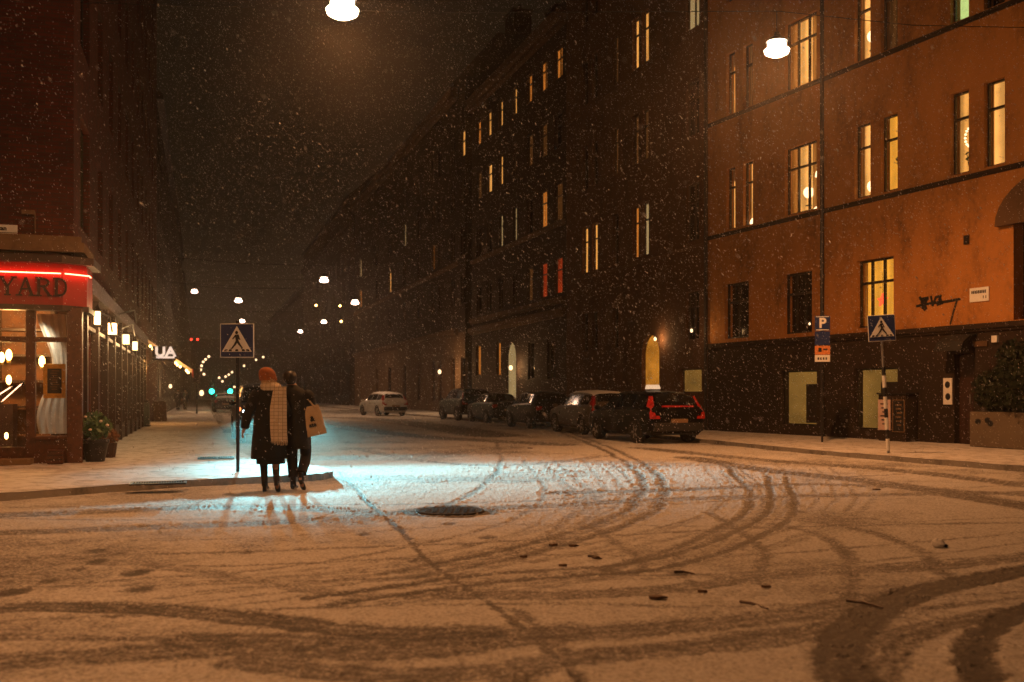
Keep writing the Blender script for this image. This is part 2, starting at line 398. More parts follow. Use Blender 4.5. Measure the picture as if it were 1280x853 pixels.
def build_road():
    ys = []
    py = 880.0
    while py > 506: ys.append(CH * F / (py - HY)); py -= 1.0
    ys += list(np.geomspace(ys[-1] * 1.02, 292, 60))
    ys = np.array([-13.0, -6, 0, 2, 3.2, 4.0] + [y for y in ys if y > 4.05])
    ux = np.concatenate([[-14, -6, -3, -1.6, -1.0, -.8, -.68], np.linspace(-.6, .6, 1180), [.68, .8, 1.0, 1.6, 3, 6, 14]])
    YY, UU = np.meshgrid(ys, ux, indexing='ij')
    XX = np.clip(UU * np.maximum(YY, 4.0), -108, 108).astype(np.float32)
    # keep the far columns apart after clipping
    XX += (UU * .01).astype(np.float32)
    YY = YY.astype(np.float32)
    wx = XX + (lattice(XX, YY, .9, 3) - .5) * .25; wy = YY + (lattice(XX, YY, .9, 4) - .5) * .25
    big = lattice(XX, YY, .55, 5) * .55 + lattice(XX, YY, 1.7, 6) * .3 + lattice(XX, YY, 5, 7) * .15
    wear = np.clip((big - .50) * 1.0, 0, .40)
    edge = np.zeros_like(wear)
    for L, w, k in TR:
        L = np.array(L); best = np.full(XX.shape, 9.0, np.float32)
        lo = L.min(0) - 4 * w - .3; hi = L.max(0) + 4 * w + .3
        ii = np.where((XX > lo[0]) & (XX < hi[0]) & (YY > lo[1]) & (YY < hi[1]))
        x = wx[ii] * .35 + XX[ii] * .65; y = wy[ii] * .35 + YY[ii] * .65; b = np.full(x.shape, 9.0, np.float32)
        for p, q in zip(L[:-1], L[1:]):
            d = q - p; l2 = d @ d + 1e-9
            s = np.clip(((x - p[0]) * d[0] + (y - p[1]) * d[1]) / l2, 0, 1)
            b = np.minimum(b, np.hypot(x - p[0] - s * d[0], y - p[1] - s * d[1]))
        b = b + (lattice(XX[ii], YY[ii], 8.5, 31) - .5) * .045 + (lattice(XX[ii], YY[ii], 21, 32) - .5) * .03; b = np.maximum(b, 0)
        f = np.clip(1 - (b / w - .6) / .8, 0, 1); f = f * f * (3 - 2 * f)
        tread = .80 + .20 * np.cos(b / .021 + .6); brk = .62 + .45 * lattice(XX[ii], YY[ii], 1.6, 8) + .25 * lattice(XX[ii], YY[ii], 6.5, 18)
        wear[ii] = np.maximum(wear[ii], f * k * 1.05 * tread * brk) + .10 * f * k
        edge[ii] = np.maximum(edge[ii], np.exp(-((b - 1.45 * w) / (.35 * w + .01)) ** 2) * k * .8)
    for px, py, k in FEET:
        g = gpt(px, py); d = np.hypot((XX - g.x), (YY - g.y) / 1.6) / (.085 * k ** .5)
        wear = np.maximum(wear, np.clip(1.5 - d, 0, 1) * .75 * k)
    g = gpt(563, 639); d = np.hypot(XX - g.x, YY - g.y) + (lattice(XX, YY, 6, 30) - .5) * .22; wear = np.maximum(wear, np.clip((.62 - d) / .16, 0, 1))
    h = (lattice(XX, YY, 9, 9) - .5) * .004 + (lattice(XX, YY, 26, 10) - .5) * .005 + (lattice(XX, YY, 2.2, 12) - .5) * .008
    lump = np.clip(lattice(XX, YY, 42, 13) * lattice(XX, YY, 15, 14) - .42, 0, 1) * .035 * np.clip(wear * 2 + edge * 2 + .25, 0, 1)
    wear = np.clip(wear + (lattice(XX, YY, 14, 21) - .5) * .30 * (.35 + wear) + (lattice(XX, YY, 37, 22) - .5) * .34 * (.3 + wear), 0, 1.4)
    wear = wear * (1 - np.clip(lump * 40, 0, .9))
    zz = h - .007 * np.clip(wear, 0, 1) + edge * .006 + lump
    fade = np.clip((YY - 2) / 2, 0, 1) * np.clip((60 - YY) / 30, 0, 1)
    zz = zz * fade
    n0, n1 = XX.shape
    co = np.stack([XX, YY, zz.astype(np.float32)], -1).reshape(-1, 3)
    idx = np.arange(n0 * n1).reshape(n0, n1)
    q = np.stack([idx[:-1, :-1], idx[:-1, 1:], idx[1:, 1:], idx[1:, :-1]], -1).reshape(-1, 4)
    me = bpy.data.meshes.new('road')
    me.vertices.add(len(co)); me.vertices.foreach_set('co', co.ravel())
    me.loops.add(q.size); me.loops.foreach_set('vertex_index', q.ravel().astype(np.int32))
    me.polygons.add(len(q)); me.polygons.foreach_set('loop_start', (np.arange(len(q)) * 4).astype(np.int32))
    me.polygons.foreach_set('use_smooth', np.ones(len(q), bool))
    me.update(calc_edges=True)
    a = me.attributes.new('wear', 'FLOAT', 'POINT'); a.data.foreach_set('value', wear.astype(np.float32).ravel())
    m = bpy.data.materials.new('tracked_snow'); t = NT(m); o = t.obj()
    at_ = t.n('ShaderNodeAttribute', attribute_name='wear').outputs['Fac']
    n1_ = t.noise(36, 7, .75, o); n2_ = t.noise(7, 5, .7, o)
    nn = t.math('ADD', t.math('MULTIPLY', t.math('SUBTRACT', n1_, .5), 3.0), t.math('MULTIPLY', t.math('SUBTRACT', n2_, .5), .8))
    amp = t.math('ADD', t.math('MULTIPLY', at_, .75), .62)
    f = t.math('ADD', t.math('ADD', at_, .075), t.math('MULTIPLY', nn, amp))
    col = t.ramp(f, [(.0, (.60, .59, .585)), (.22, (.37, .355, .345)), (.55, (.13, .12, .115)), (.95, (.035, .032, .03))])
    ro = t.ramp(f, [(.3, (.85,) * 3), (.9, (.62,) * 3)])
    hgt = t.math('ADD', t.math('MULTIPLY', n1_, .6), t.math('MULTIPLY', t.noise(90, 4, .7, o), .4))
    t.bsdf(col, ro, t.bump(hgt, 1.0, .016))
    me.materials.append(m)
    ob = bpy.data.objects.new('road', me); COL.objects.link(ob); return tag(ob, kind='structure')
build_road()

# pavements: raised, snow covered, with a rough kerb edge
m = bpy.data.materials.new('trodden_pavement_snow'); t = NT(m); o = t.obj()
mp = t.n('ShaderNodeMapping'); mp.inputs['Rotation'].default_value = (0, 0, math.radians(17.4)); t.l(o, mp.inputs[0])
b = t.n('ShaderNodeTexBrick'); t.l(mp.outputs[0], b.inputs['Vector']); b.inputs['Scale'].default_value = 1; b.inputs['Brick Width'].default_value = 1.4; b.inputs['Row Height'].default_value = .7; b.inputs['Mortar Size'].default_value = .012; b.inputs['Mortar Smooth'].default_value = .8
n = t.noise(3.5, 7, .7, o)
f = t.math('ADD', n, t.math('MULTIPLY', b.outputs['Fac'], .11))
col = t.ramp(f, [(.47, (.62, .61, .62)), (.60, (.38, .36, .35)), (.76, (.12, .11, .10))])
t.bsdf(col, .7, t.bump(t.math('ADD', n, t.math('MULTIPLY', t.noise(50, 5, .7, o), .7)), .5, .02)); MT['pave'] = m
MT['kerb'] = M_stucco('kerb_granite', (.26, .24, .22), .8)

def pavement(name, edge, back, zt=.11):
    """edge: kerb line; back: far side line, both left to right in order"""
    E = smooth_line(edge, 8); B = [np.array(p, float) for p in back]
    mb = MB()
    rs = np.random.default_rng(5)
    pts = [(p[0] + rs.normal(0, .012), p[1] + rs.normal(0, .012), zt + rs.normal(0, .006)) for p in E]
    n = len(pts)
    Bp = []
    for i in range(n):
        s = i / (n - 1) * (len(B) - 1); k = min(int(s), len(B) - 2); q = B[k] + (B[k + 1] - B[k]) * (s - k)
        Bp.append(q)
    K = 14; vs = []; fs = []
    for i in range(n):
        for k in range(K + 1):
            s = (k / K) ** 1.5
            vs.append((pts[i][0] * (1 - s) + Bp[i][0] * s, pts[i][1] * (1 - s) + Bp[i][1] * s, zt + (rs.normal(0, .004) if k else pts[i][2] - zt)))
    for i in range(n - 1):
        for k in range(K):
            a = i * (K + 1) + k; fs.append([a, a + 1, a + K + 2, a + K + 1])
    mb.add(vs, fs)
    o1 = mb.build(name, MT['pave'], smooth=True); tag(o1, kind='structure')
    mk = MB()
    vs = [(x, y, z - .004) for x, y, z in pts] + [(x, y, -.08) for x, y, z in pts]
    fs = [[i, i + 1, i + 1 + n, i + n] for i in range(n - 1)]
    mk.add(vs, fs); tag(mk.build('kerb', MT['kerb']), kind='structure')
U = np.array([-.2988, .9543]); R = np.array([.9543, .2988])
CL = np.array([-8.28, 18.8])
kl = [(-16, 2), (-11, 8.2), (-8.3, 11.2), (-6.7, 13.0), (-5.2, 14.75), (-4.3, 15.4), (-3.5, 15.85), (-3.05, 16.35), (-3.1, 17.1), (-3.8, 18.4), (-5.0, 20.0), (-6.3, 22.8), (-8.3, 29)]
kl += [(-8.3 - .3131 * s, 29 + s) for s in (8, 20, 40, 80, 160, 250)]
bk = [(-30, 6), (-22, 12), (-16, 15), (-11, 18)] + [tuple(CL + np.array([-.3, .5]) + U * s) for s in (0.3, 3, 8, 16, 30, 60, 100, 180, 272)]
pavement('pavement', kl, bk)
D2 = np.array([-math.sin(math.radians(25)), math.cos(math.radians(25))]); OR = np.array([11.29, 26.5]) - 6 * D2
DM = np.array([-.3164, .9486]); OM = np.array([7.02, 35.66])
kr = [(14.5, 9), (11.5, 14), (9.2, 18), (7.55, 21.8), (6.5, 25.0), (5.6, 28.2), (4.1, 33), (2.7, 37.5)] + [(2.7 - .3335 * s, 37.5 + s) for s in (5, 12, 24, 31)] + [(2.7 - .3335 * 31 - .32 * s, 68.5 + s) for s in (10, 30, 70, 140, 220)]
bkr = [(26, 12), (20, 17), (15.6, 21)] + [tuple(OR + D2 * s + np.array([.4, 0])) for s in (2, 6, 10, 15.9)] + [tuple(OM + DM * s + np.array([.4, 0])) for s in (3, 10, 20, 32)] + [(-3.2 - .3215 * s, 68 + s) for s in (6, 30, 80, 140, 220)]
pavement('pavement', kr, bkr)

# ------------------------------------------------------------------ buildings
def fp(O, d, px, py):
    k = (px - CX) / F
    t = (k * O[1] - O[0]) / (d[0] - k * d[1])
    Y = O[1] + t * d[1]
    return t, CH + (HY - py) / F * Y

def wall_grid(mb, t0, t1, z0, z1, holes, out, rev=.2, zsplit=None, axis=0, mi=(0, 0)):
    """front sheet with rectangular holes and reveals; axis 0: along local x at y=0, axis 1: along local y at x=0"""
    ts = sorted({t0, t1, *[h[0] for h in holes], *[h[1] for h in holes]}); zs = sorted({z0, z1, *([zsplit] if zsplit else []), *[h[2] for h in holes], *[h[3] for h in holes]})
    P = (lambda t, d, z: (t, -out * d, z)) if axis == 0 else (lambda t, d, z: (-out * d, t, z))
    for a, b in zip(ts[:-1], ts[1:]):
        for c, e in zip(zs[:-1], zs[1:]):
            tm, zm = (a + b) / 2, (c + e) / 2
            if any(h[0] < tm < h[1] and h[2] < zm < h[3] for h in holes): continue
            mb.cur = mi[0] if (zsplit and zm < zsplit) else mi[1]
            mb.add([P(a, 0, c), P(b, 0, c), P(b, 0, e), P(a, 0, e)], [(0, 1, 2, 3)])
    for h in holes:
        a, b, c, e = h[:4]; mb.cur = mi[0] if (zsplit and e <= zsplit + .01) else mi[1]
        mb.add([P(a, 0, c), P(b, 0, c), P(b, 0, e), P(a, 0, e), P(a, rev, c), P(b, rev, c), P(b, rev, e), P(a, rev, e)],
               [(0, 1, 5, 4), (1, 2, 6, 5), (2, 3, 7, 6), (3, 0, 4, 7)])
    mb.cur = mi[1]

def spandrel(mb, a, b, ztop, out, depth=.2, n=10):
    """fills the corners of a square-headed hole to make a round arch"""
    r = (b - a) / 2; c = (a + b) / 2; zc = ztop - r
    for sg in (-1, 1):
        poly = [(c + sg * r, ztop)] + [(c + sg * r * math.cos(q), zc + r * math.sin(q)) for q in np.linspace(0, pi / 2, n)]
        y0, y1 = (0, -out * depth)
        mb.prism(poly, y0, y1)

def window(root, w, out, rev=.2, frame='frame_brown', axis=0, deep=0.0):
    a, b, c, e = w['r']; cols = w.get('cols', 1); tr_ = w.get('tr', .7); fw = w.get('fw', .06)
    y0, y1 = -out * (rev - .07), -out * (rev + .0)
    mb = MB()
    def bx(x0, x1, z0, z1, p=0.0):
        lo, hi = sorted((y0 + out * p, y1))
        if axis == 0: mb.box(x0, x1, lo, hi, z0, z1)
        else: mb.box(lo, hi, x0, x1, z0, z1)
    bx(a, a + fw, c, e); bx(b - fw, b, c, e); bx(a + fw, b - fw, e - fw, e, -.002); bx(a + fw, b - fw, c, c + fw, -.002)
    if tr_: zt = c + (e - c) * tr_; bx(a + fw, b - fw, zt - fw * .6, zt + fw * .6, .012)
    for i in range(1, cols):
        x = a + (b - a) * i / cols; bx(x - fw * .5, x + fw * .5, c + fw, e - fw, .006)
    f = mb.build('window', MT[w.get('frame', frame)], root)
    if w.get('label'): f['label'] = w['label']
    pb = MB(); yp = -out * (rev - .022 + deep)
    P = (lambda x, z: (x, yp, z)) if axis == 0 else (lambda x, z: (yp, x, z))
    nx, nz = 1, 1
    pb.add([P(a + .01, c + .01), P(b - .01, c + .01), P(b - .01, e - .01), P(a + .01, e - .01)], [(0, 1, 2, 3)])
    pb.build('pane', MT[w.get('mat', 'win_dark')], f)
    if deep and w.get('mat', '').startswith('lit_') and w.get('mat') != 'lit_shop':
        yc = -out * (rev + deep * .45); q = (int(a * 37) % 3); wd = (b - a) * (.16 + .07 * q)
        for lo_, hi_ in ((a + .02, a + wd), (b - wd * .8, b - .02)):
            cbm = MB(); n_ = 12
            cbm.loft([[(lo_ + (hi_ - lo_) * i / n_, yc + .018 * math.sin(i * 1.9 + a), z) for i in range(n_ + 1)] for z in (c + .02, (c + e) / 2, e - .02)], False, False)
            cbm.build('curtain', MT['sheer'], f, smooth=True)
        if q == 1:
            cbm = MB(); cbm.box(a + .02, b - .02, min(yc - .02 * out, yc - .03 * out), max(yc - .02 * out, yc - .03 * out), e - (e - c) * .2, e - .02); cbm.build('roller_blind', MT['sheer'], f)
    return f

def building(name, label, O, d, out, L, H, wall, wins=(), depth=11.0, group=None, frame='frame_brown', zsplit=None, low=None, roof_h=3.0, cornices=(), arches=(), chimneys=(), extra_holes=(), cmat=None, overhang=.35, cat='building', deep=0.0):
    rz = math.atan2(d[1], d[0])
    root = thing(name, label, cat, (O[0], O[1], 0), rz, group)
    mb = MB(); holes = [w['r'] for w in wins] + [a['r'] for a in arches] + list(extra_holes)
    wall_grid(mb, 0, L, 0, H, holes, out, .2 + deep, zsplit, 0, (1, 0) if low else (0, 0))
    yb = -out * depth
    mb.add([(0, 0, 0), (0, yb, 0), (0, yb, H), (0, 0, H)], [(0, 1, 2, 3)]); mb.add([(L, 0, 0), (L, yb, 0), (L, yb, H), (L, 0, H)], [(0, 1, 2, 3)])
    mb.add([(0, yb, 0), (L, yb, 0), (L, yb, H), (0, yb, H)], [(0, 1, 2, 3)])
    yi = -out * .45
    mb.add([(0.02, yi, 0), (L - .02, yi, 0), (L - .02, yi, H), (.02, yi, H)], [(0, 1, 2, 3)])
    for a in arches: spandrel(mb, a['r'][0], a['r'][1], a['r'][3], out)
    me = mb.build('wall', [MT[wall], MT[low or wall]], root)
    rb = MB(); o = overhang
    y0, y1 = sorted((out * o, yb))
    ym = (y0 + y1) / 2
    prof = [(y0, H), (y1, H), (y1, H + .25), (y1 - (y1 - y0) * .28, H + roof_h), (y0 + (y1 - y0) * .28, H + roof_h), (y0, H + .25)]
    n = len(prof)
    rb.add([(-.03, y, z + .003) for y, z in prof] + [(L + .03, y, z + .003) for y, z in prof], [list(range(n)), list(range(n, 2 * n))] + [[i, (i + 1) % n, (i + 1) % n + n, i + n] for i in range(n)])
    rf = rb.build('roof', MT['roof'], root)
    for (t, w_, h_) in chimneys:
        cb_ = MB(); cb_.box(t, t + w_, ym - .7, ym + .7, H + roof_h * .5, H + roof_h + h_); cb_.box(t - .08, t + w_ + .08, ym - .78, ym + .78, H + roof_h + h_, H + roof_h + h_ + .18)
        for k in range(2): cb_.lathe([(.16, H + roof_h + h_ + .18), (.13, H + roof_h + h_ + .7)], 8, Matrix.Translation((t + w_ * (.3 + .4 * k), ym, 0)))
        cb_.build('chimney', MT['brickdark'], rf)
    for (z, h_, pr) in cornices:
        c_ = MB(); lo, hi = sorted((.002 * out, out * pr)); c_.box(-.01, L + .01, lo, hi, z, z + h_)
        lo, hi = sorted((.002 * out, out * pr * .55)); c_.box(-.008, L + .008, lo, hi, z - h_ * .5, z - .003)
        c_.build('cornice', MT[cmat or wall], root)
    for w in wins: window(root, w, out, .2, frame, 0, deep)
    for a in arches:
        r = a['r']; pb = MB(); yp = -out * .19
        pb.add([(r[0], yp, r[2]), (r[1], yp, r[2]), (r[1], yp, r[3]), (r[0], yp, r[3])], [(0, 1, 2, 3)])
        p = pb.build(a['name'], MT[a['mat']], root)
        if a.get('label'): p['label'] = a['label']
    return root

def W(O, d, px0, px1, z0, z1, **k):
    a = fp(O, d, px0, 400)[0]; b_ = fp(O, d, px1, 400)[0]
    a, b_ = sorted((a, b_)); 
    return dict(r=(a, b_, z0, z1), **k)

# ---- ochre corner house on the right
ow = []
A = lambda p0, p1, z0, z1, **k: ow.append(W(OR, D2, p0, p1, z0, z1, **k))
A(1071, 1117, 3.32, 5.28, cols=3, tr=.66, mat='lit_yellow', frame='frame_black'); A(980, 1015, 3.32, 5.24, cols=3, tr=.66, frame='frame_black'); A(906, 936, 3.32, 5.24, cols=2, tr=.66, frame='frame_black')
for z0, z1, row in ((7.12, 9.26, ('lit_cream', 'lit_yellow', 'lit_warm', 'lit_cream', 'lit_cream', 'lit_cream', 'lit_cream')), (11.1, 13.25, ('lit_cream', 'lit_dim', 'lit_green', 'win_dark', 'lit_cream', 'lit_warm', 'lit_dim')), (15.0, 17.1, ('win_dark',) * 7)):
    for (p0, p1, cc), mt in zip(((1068, 1088, 1), (1101, 1122, 1), (1188, 1211, 1), (1230, 1256, 1), (981, 1021, 3), (908, 919, 1), (929, 941, 1)), row):
        A(p0, p1, z0, z1, cols=cc, tr=.68, mat=mt, fw=.05)
A(976, 1021, .42, 2.15, tr=0, mat='lit_shop', frame='frame_black', fw=.05); A(1068, 1122, .38, 2.15, tr=0, mat='lit_shop', frame='frame_black', fw=.05)
ra = fp(OR, D2, 1267, 400)[0]
dr0, dr1 = sorted((fp(OR, D2, 1193, 500)[0], fp(OR, D2, 1217, 500)[0]))
ochre = building('corner_house', 'ochre rendered house with a brown ground floor and glowing windows at the right crossing', OR, D2, 1, 16.1, 19.0, 'orange', ow, zsplit=3.1, low='plinth', cornices=((3.06, .13, .10), (6.95, .09, .05), (10.97, .09, .05), (18.6, .3, .3)), cmat='plinth',
                 extra_holes=((.8, ra, 3.22, 6.3), (dr0, dr1, .12, 2.45)), frame='frame_black', deep=.15)
# tall dark loggia opening with its hood, and the street door
mb = MB(); mb.box(.78, ra + .02, -.43, -.36, 3.2, 6.32); mb.build('opening_dark_sheet', MT['glass_dark'], ochre)  # dark sheet across the opening stands for the shade inside it
mb = MB()
wv = ra - .8; cx_ = .8 + wv / 2; rr = wv / 2 + .42
ring = [(cx_ + rr * math.cos(q), 5.55 + 1.25 * math.sin(q)) for q in np.linspace(0, pi, 18)]
mb.prism(ring, .003, .16); mb.build('arched_hood', MT['brown2'], ochre)
mb = MB(); mb.box(dr0 + .04, dr1 - .04, -.19, -.13, .12, 2.43); mb.box(dr0 + .12, (dr0 + dr1) / 2 - .04, -.132, -.11, .3, 1.1); mb.box((dr0 + dr1) / 2 + .04, dr1 - .12, -.132, -.11, .3, 1.1)
d_ = mb.build('door', MT['wood_dark'], ochre, bevel=.006)
mb = MB(); mb.tube([(dr0 + .16, -.06, 1.15), (dr0 + .16, -.06, 1.4)], .015); mb.build('handle', MT['steel'], d_)
mb = MB()
prof = [(.003, 2.95), (.25, 2.9), (.5, 2.75), (.62, 2.5), (.58, 2.5), (.46, 2.7), (.22, 2.85), (.003, 2.9)]
n = len(prof); mb.add([(dr0 - .12, y, z) for y, z in prof] + [(dr1 + .12, y, z) for y, z in prof], [list(range(n)), list(range(n, 2 * n))] + [[i, (i + 1) % n, (i + 1) % n + n, i + n] for i in range(n)])
mb.build('door_canopy', MT['rubber'], ochre)

# things fixed to or standing by the ochre wall (in the wall's own frame)
rzO = math.atan2(D2[1], D2[0])
def onO(px, py, off=0.0):
    t_, z = fp(OR, D2, px, py); nrm = np.array([-D2[1], D2[0]]); p = OR + D2 * t_ + nrm * off
    return (p[0], p[1], z), t_
def plate(name, label, cat, px0, px1, py0, py1, mat_, th=.03, mk=None):
    (x, y, z0), t0 = onO(px1, py1, .004); (_, _, z1), t1 = onO(px0, py0, .004)
    w = abs(t1 - t0); h = abs((z1 - z0)); zc = min(z0, z1)
    o = thing(name, label, cat, (x, y, zc), rzO); mb = MB(); mb.box(0, w, 0, th, 0, h)
    mb.build('panel', MT[mat_], o, bevel=.004); return o, w, h
# street name plate: dark lines of small lettering
pl, w, h = plate('street_name_plate', 'pale street name plate on the ochre wall beside the dark arched opening', 'street sign', 1213, 1237, 361, 376, 'sign_white')
mb = MB(); xs = .06
for k in range(9): mb.box(w - .06 - k * .05 - .035, w - .06 - k * .05, .031, .034, h * .58, h * .80)
mb.box(w * .12, w * .16, .031, .034, h * .2, h * .4); mb.box(w * .25, w * .29, .031, .034, h * .2, h * .4); mb.build('lettering', MT['black'], pl)
plate('wall_plaque', 'small brown plaque under the ledge right of the dark door', 'plaque', 1217, 1235, 427, 433, 'brown2')
plate('junction_box', 'tiny white box under the ledge near the dark bush', 'box', 1242, 1249, 420, 428, 'white', .08)
plate('wall_vent', 'small black vent high on the ochre wall', 'vent', 1206, 1212, 295, 305, 'black', .05)
nt, w, h = plate('door_notice', 'tall white notice with two dark pictures left of the dark door', 'notice', 1180, 1191, 473, 506, 'sign_white')
for u_, v_ in ((.5, .75), (.45, .3)): mb = MB(); mb.ball((w * u_, .032, h * v_), w * .3, 10, 1.1, 1, .1); mb.build('picture', MT['black'], nt)
# graffiti scrawl: a flat dark tangle of strokes on the wall
(gx, gy, gz), gt = onO(1200, 405, .003)
gr = thing('graffiti', 'black scrawled tag sprayed on the ochre wall above the brown ground floor', 'graffiti', (gx, gy, gz), rzO)
mb = MB()
def stroke(pts, w):
    q = []
    for px, py in pts:
        t_, z = fp(OR, D2, px, py); q.append((t_ - gt, z - gz))
    for (a, b_), (c, e) in zip(q[:-1], q[1:]):
        L_ = math.hypot(c - a, e - b_) + 1e-6; nx, nz = -(e - b_) / L_ * w / 2, (c - a) / L_ * w / 2; ex, ez = (c - a) / L_ * w * .3, (e - b_) / L_ * w * .3
        mb.prism([(a + nx - ex, b_ + nz - ez), (c + nx + ex, e + nz + ez), (c - nx + ex, e - nz + ez), (a - nx - ex, b_ - nz - ez)], 0, .004 + .0007 * (len(mb.v) % 5))
stroke([(1146, 383), (1165, 379), (1185, 377), (1200, 374)], .07); stroke([(1150, 372), (1158, 386), (1152, 378), (1160, 373), (1154, 384)], .07)
stroke([(1164, 371), (1166, 382), (1170, 372), (1176, 370), (1172, 381), (1178, 379), (1174, 371)], .07); stroke([(1196, 377), (1192, 390), (1188, 405)], .05); stroke([(1150, 374), (1160, 372)], .06); stroke([(1152, 384), (1156, 388)], .05)
mb.build('paint', MT['black'], gr)
# drain pipes on the right-hand fronts
def pipe(px, O, d, label, zt):
    t_, z = fp(O, d, px, 400); nrm = np.array([-d[1], d[0]]); p = O + d * t_ + nrm * .14
    o = thing('drainpipe', label, 'drainpipe', (p[0], p[1], 0)); mb = MB(); mb.tube([(0, 0, .14), (0, 0, zt)], .06, 8)
    for k in range(int(zt / 2)): mb.lathe([(.075, 1 + 2 * k), (.075, 1.06 + 2 * k)], 8)
    mb.build('pipe', MT['metal'], o, smooth=True); mb = MB(); mb.tube([(0, 0, .3), (.02, .05, .18), (.1, .12, .14)], .065, 8); mb.build('shoe', MT['metal'], o, smooth=True)
pipe(1032, OR, D2, 'dark drainpipe running down the ochre front behind the parking sign', 18)
pipe(886, OR, D2, 'dark drainpipe at the seam between the ochre house and its brown neighbour', 18)

# shop window displays
def shopbox(px0, px1, z0, z1, label):
    a, b_ = sorted((fp(OR, D2, px0, 400)[0], fp(OR, D2, px1, 400)[0]))
    p = OR + D2 * a; o = thing('display_board', label, 'display board', (p[0], p[1], 0), rzO)
    mb = MB(); mb.box(0, b_ - a, -.30, -.25, z0, z1); mb.build('board', MT['frame_black'], o)
    mb = MB(); mb.box(.05, b_ - a - .05, -.2492, -.242, z0 + .1, z0 + .18); mb.box(.05, (b_ - a) * .7, -.2492, -.242, z0 + .35, z0 + .38); mb.box(.05, (b_ - a) * .6, -.2492, -.242, z0 + .45, z0 + .48); mb.build('lettering', MT['letter_dark'], o)
shopbox(1000, 1019, .5, 1.72, 'black display board inside the lit shop window left of the parking sign pole')
shopbox(1093, 1120, 1.0, 1.75, 'black display board hanging in the lit shop window behind the crossing sign')

# ---- brown tenement in the middle
mw = []
A = lambda p0, p1, z0, z1, **k: mw.append(W(OM, DM, p0, p1, z0, z1, **k))
rows = ((7.06, 9.2, {'a': 'lit_warm', 'b': 'lit_warm', 'c': 'win_dark', 'd': 'lit_orange', 'e': 'lit_pale', 'f': 'win_dark'}), (10.95, 13.0, {'a': 'win_dark', 'b': 'win_dark', 'c': 'lit_dim', 'd': 'lit_dim', 'e': 'lit_dim', 'f': 'win_dark'}), (14.9, 17.0, {'a': 'win_dark', 'b': 'win_dark', 'c': 'lit_dim', 'd': 'lit_warm', 'e': 'lit_warm', 'f': 'lit_pale'}), (3.4, 5.2, {}), (18.7, 20.6, {}))
for z0, z1, mp_ in rows:
    for key, p0, p1 in [q for q in (('a', 728, 735), ('b', 740, 747), ('c', 766, 773), ('d', 790.5, 798.5), ('e', 802.5, 811), ('f', 857, 874)) if not (z0 == 3.4 and q[0] in 'de')]:
        A(p0, p1, z0, z1, cols=2 if key == 'f' else 1, tr=.68, mat=mp_.get(key, 'win_dark'), fw=.05)
A(850, 877, 1.45, 2.35, tr=0, mat='lit_shop', fw=.05)
a0, a1 = sorted((fp(OM, DM, 802, 400)[0], fp(OM, DM, 824, 400)[0]))
tenement = building('tenement', 'tall dark brown tenement with an amber lit arched doorway behind the taxi', OM, DM, 1, 13.75, 24.5, 'brown_mid', mw, cornices=((6.85, .14, .08), (14.6, .12, .08), (24.0, .4, .35)), arches=[dict(r=(a0, a1, .12, 3.8), name='lit_archway', mat='lit_arch')], chimneys=((3, 1.2, 1.8), (9, 1.0, 1.4)))
# ---- dark house with pale cornices
OD = OM + DM * 13.8
dw = []
A = lambda p0, p1, z0, z1, **k: dw.append(W(OD, DM, p0, p1, z0, z1, **k))
colsD = [(595.5, 602), (608.5, 614.8), (623.5, 628.5), (641, 646), (658.5, 666), (675, 684), (693, 703)]
lit = {0: ['lit_orange', 'lit_warm', 'lit_warm', 'lit_warm', 'lit_orange', 'lit_orange', 'lit_orange'], 1: ['lit_dim', 'lit_cream', 'lit_warm', 'win_dark', 'lit_dim', 'lit_dim', 'win_dark'], 2: ['win_dark', 'win_dark', 'lit_pale', 'lit_pale', 'win_dark', 'lit_orange', 'lit_dim'], 3: ['win_dark', 'win_dark', 'win_dark', 'win_dark', 'lit_dim', 'lit_red', 'lit_red']}
for r_, (z0, z1) in enumerate(((17.2, 18.75), (13.75, 15.5), (10.1, 12.0), (6.45, 8.25))):
    for (p0, p1), mt in zip(colsD, lit[r_]): A(p0, p1, z0, z1, tr=.66, mat=mt, fw=.05, cols=1 if r_ else 2)
A(595, 601, 2.6, 4.5, tr=0, mat='lit_orange'); A(620, 626, 2.5, 4.5, tr=0, mat='lit_orange'); A(660, 668, 2.2, 4.2, tr=0); A(684, 694, 2.2, 4.2, tr=0)
a0, a1 = sorted((fp(OD, DM, 632, 400)[0], fp(OD, DM, 645, 400)[0]))
darkh = building('stone_house', 'dark five storey house with pale banded cornices and a bright white archway', OD, DM, 1, 16.6, 20.2, 'brown', dw, cornices=((5.35, .28, .3), (6.0, .22, .22), (9.85, .16, .12), (19.8, .45, .55)), cmat='brown2', arches=[dict(r=(a0, a1, .12, 4.4), name='lit_archway', mat='lit_pale')], chimneys=((1.2, 1.6, 2.6), (6.5, 1.4, 2.2), (13.5, 1.8, 2.4)), roof_h=3.4)
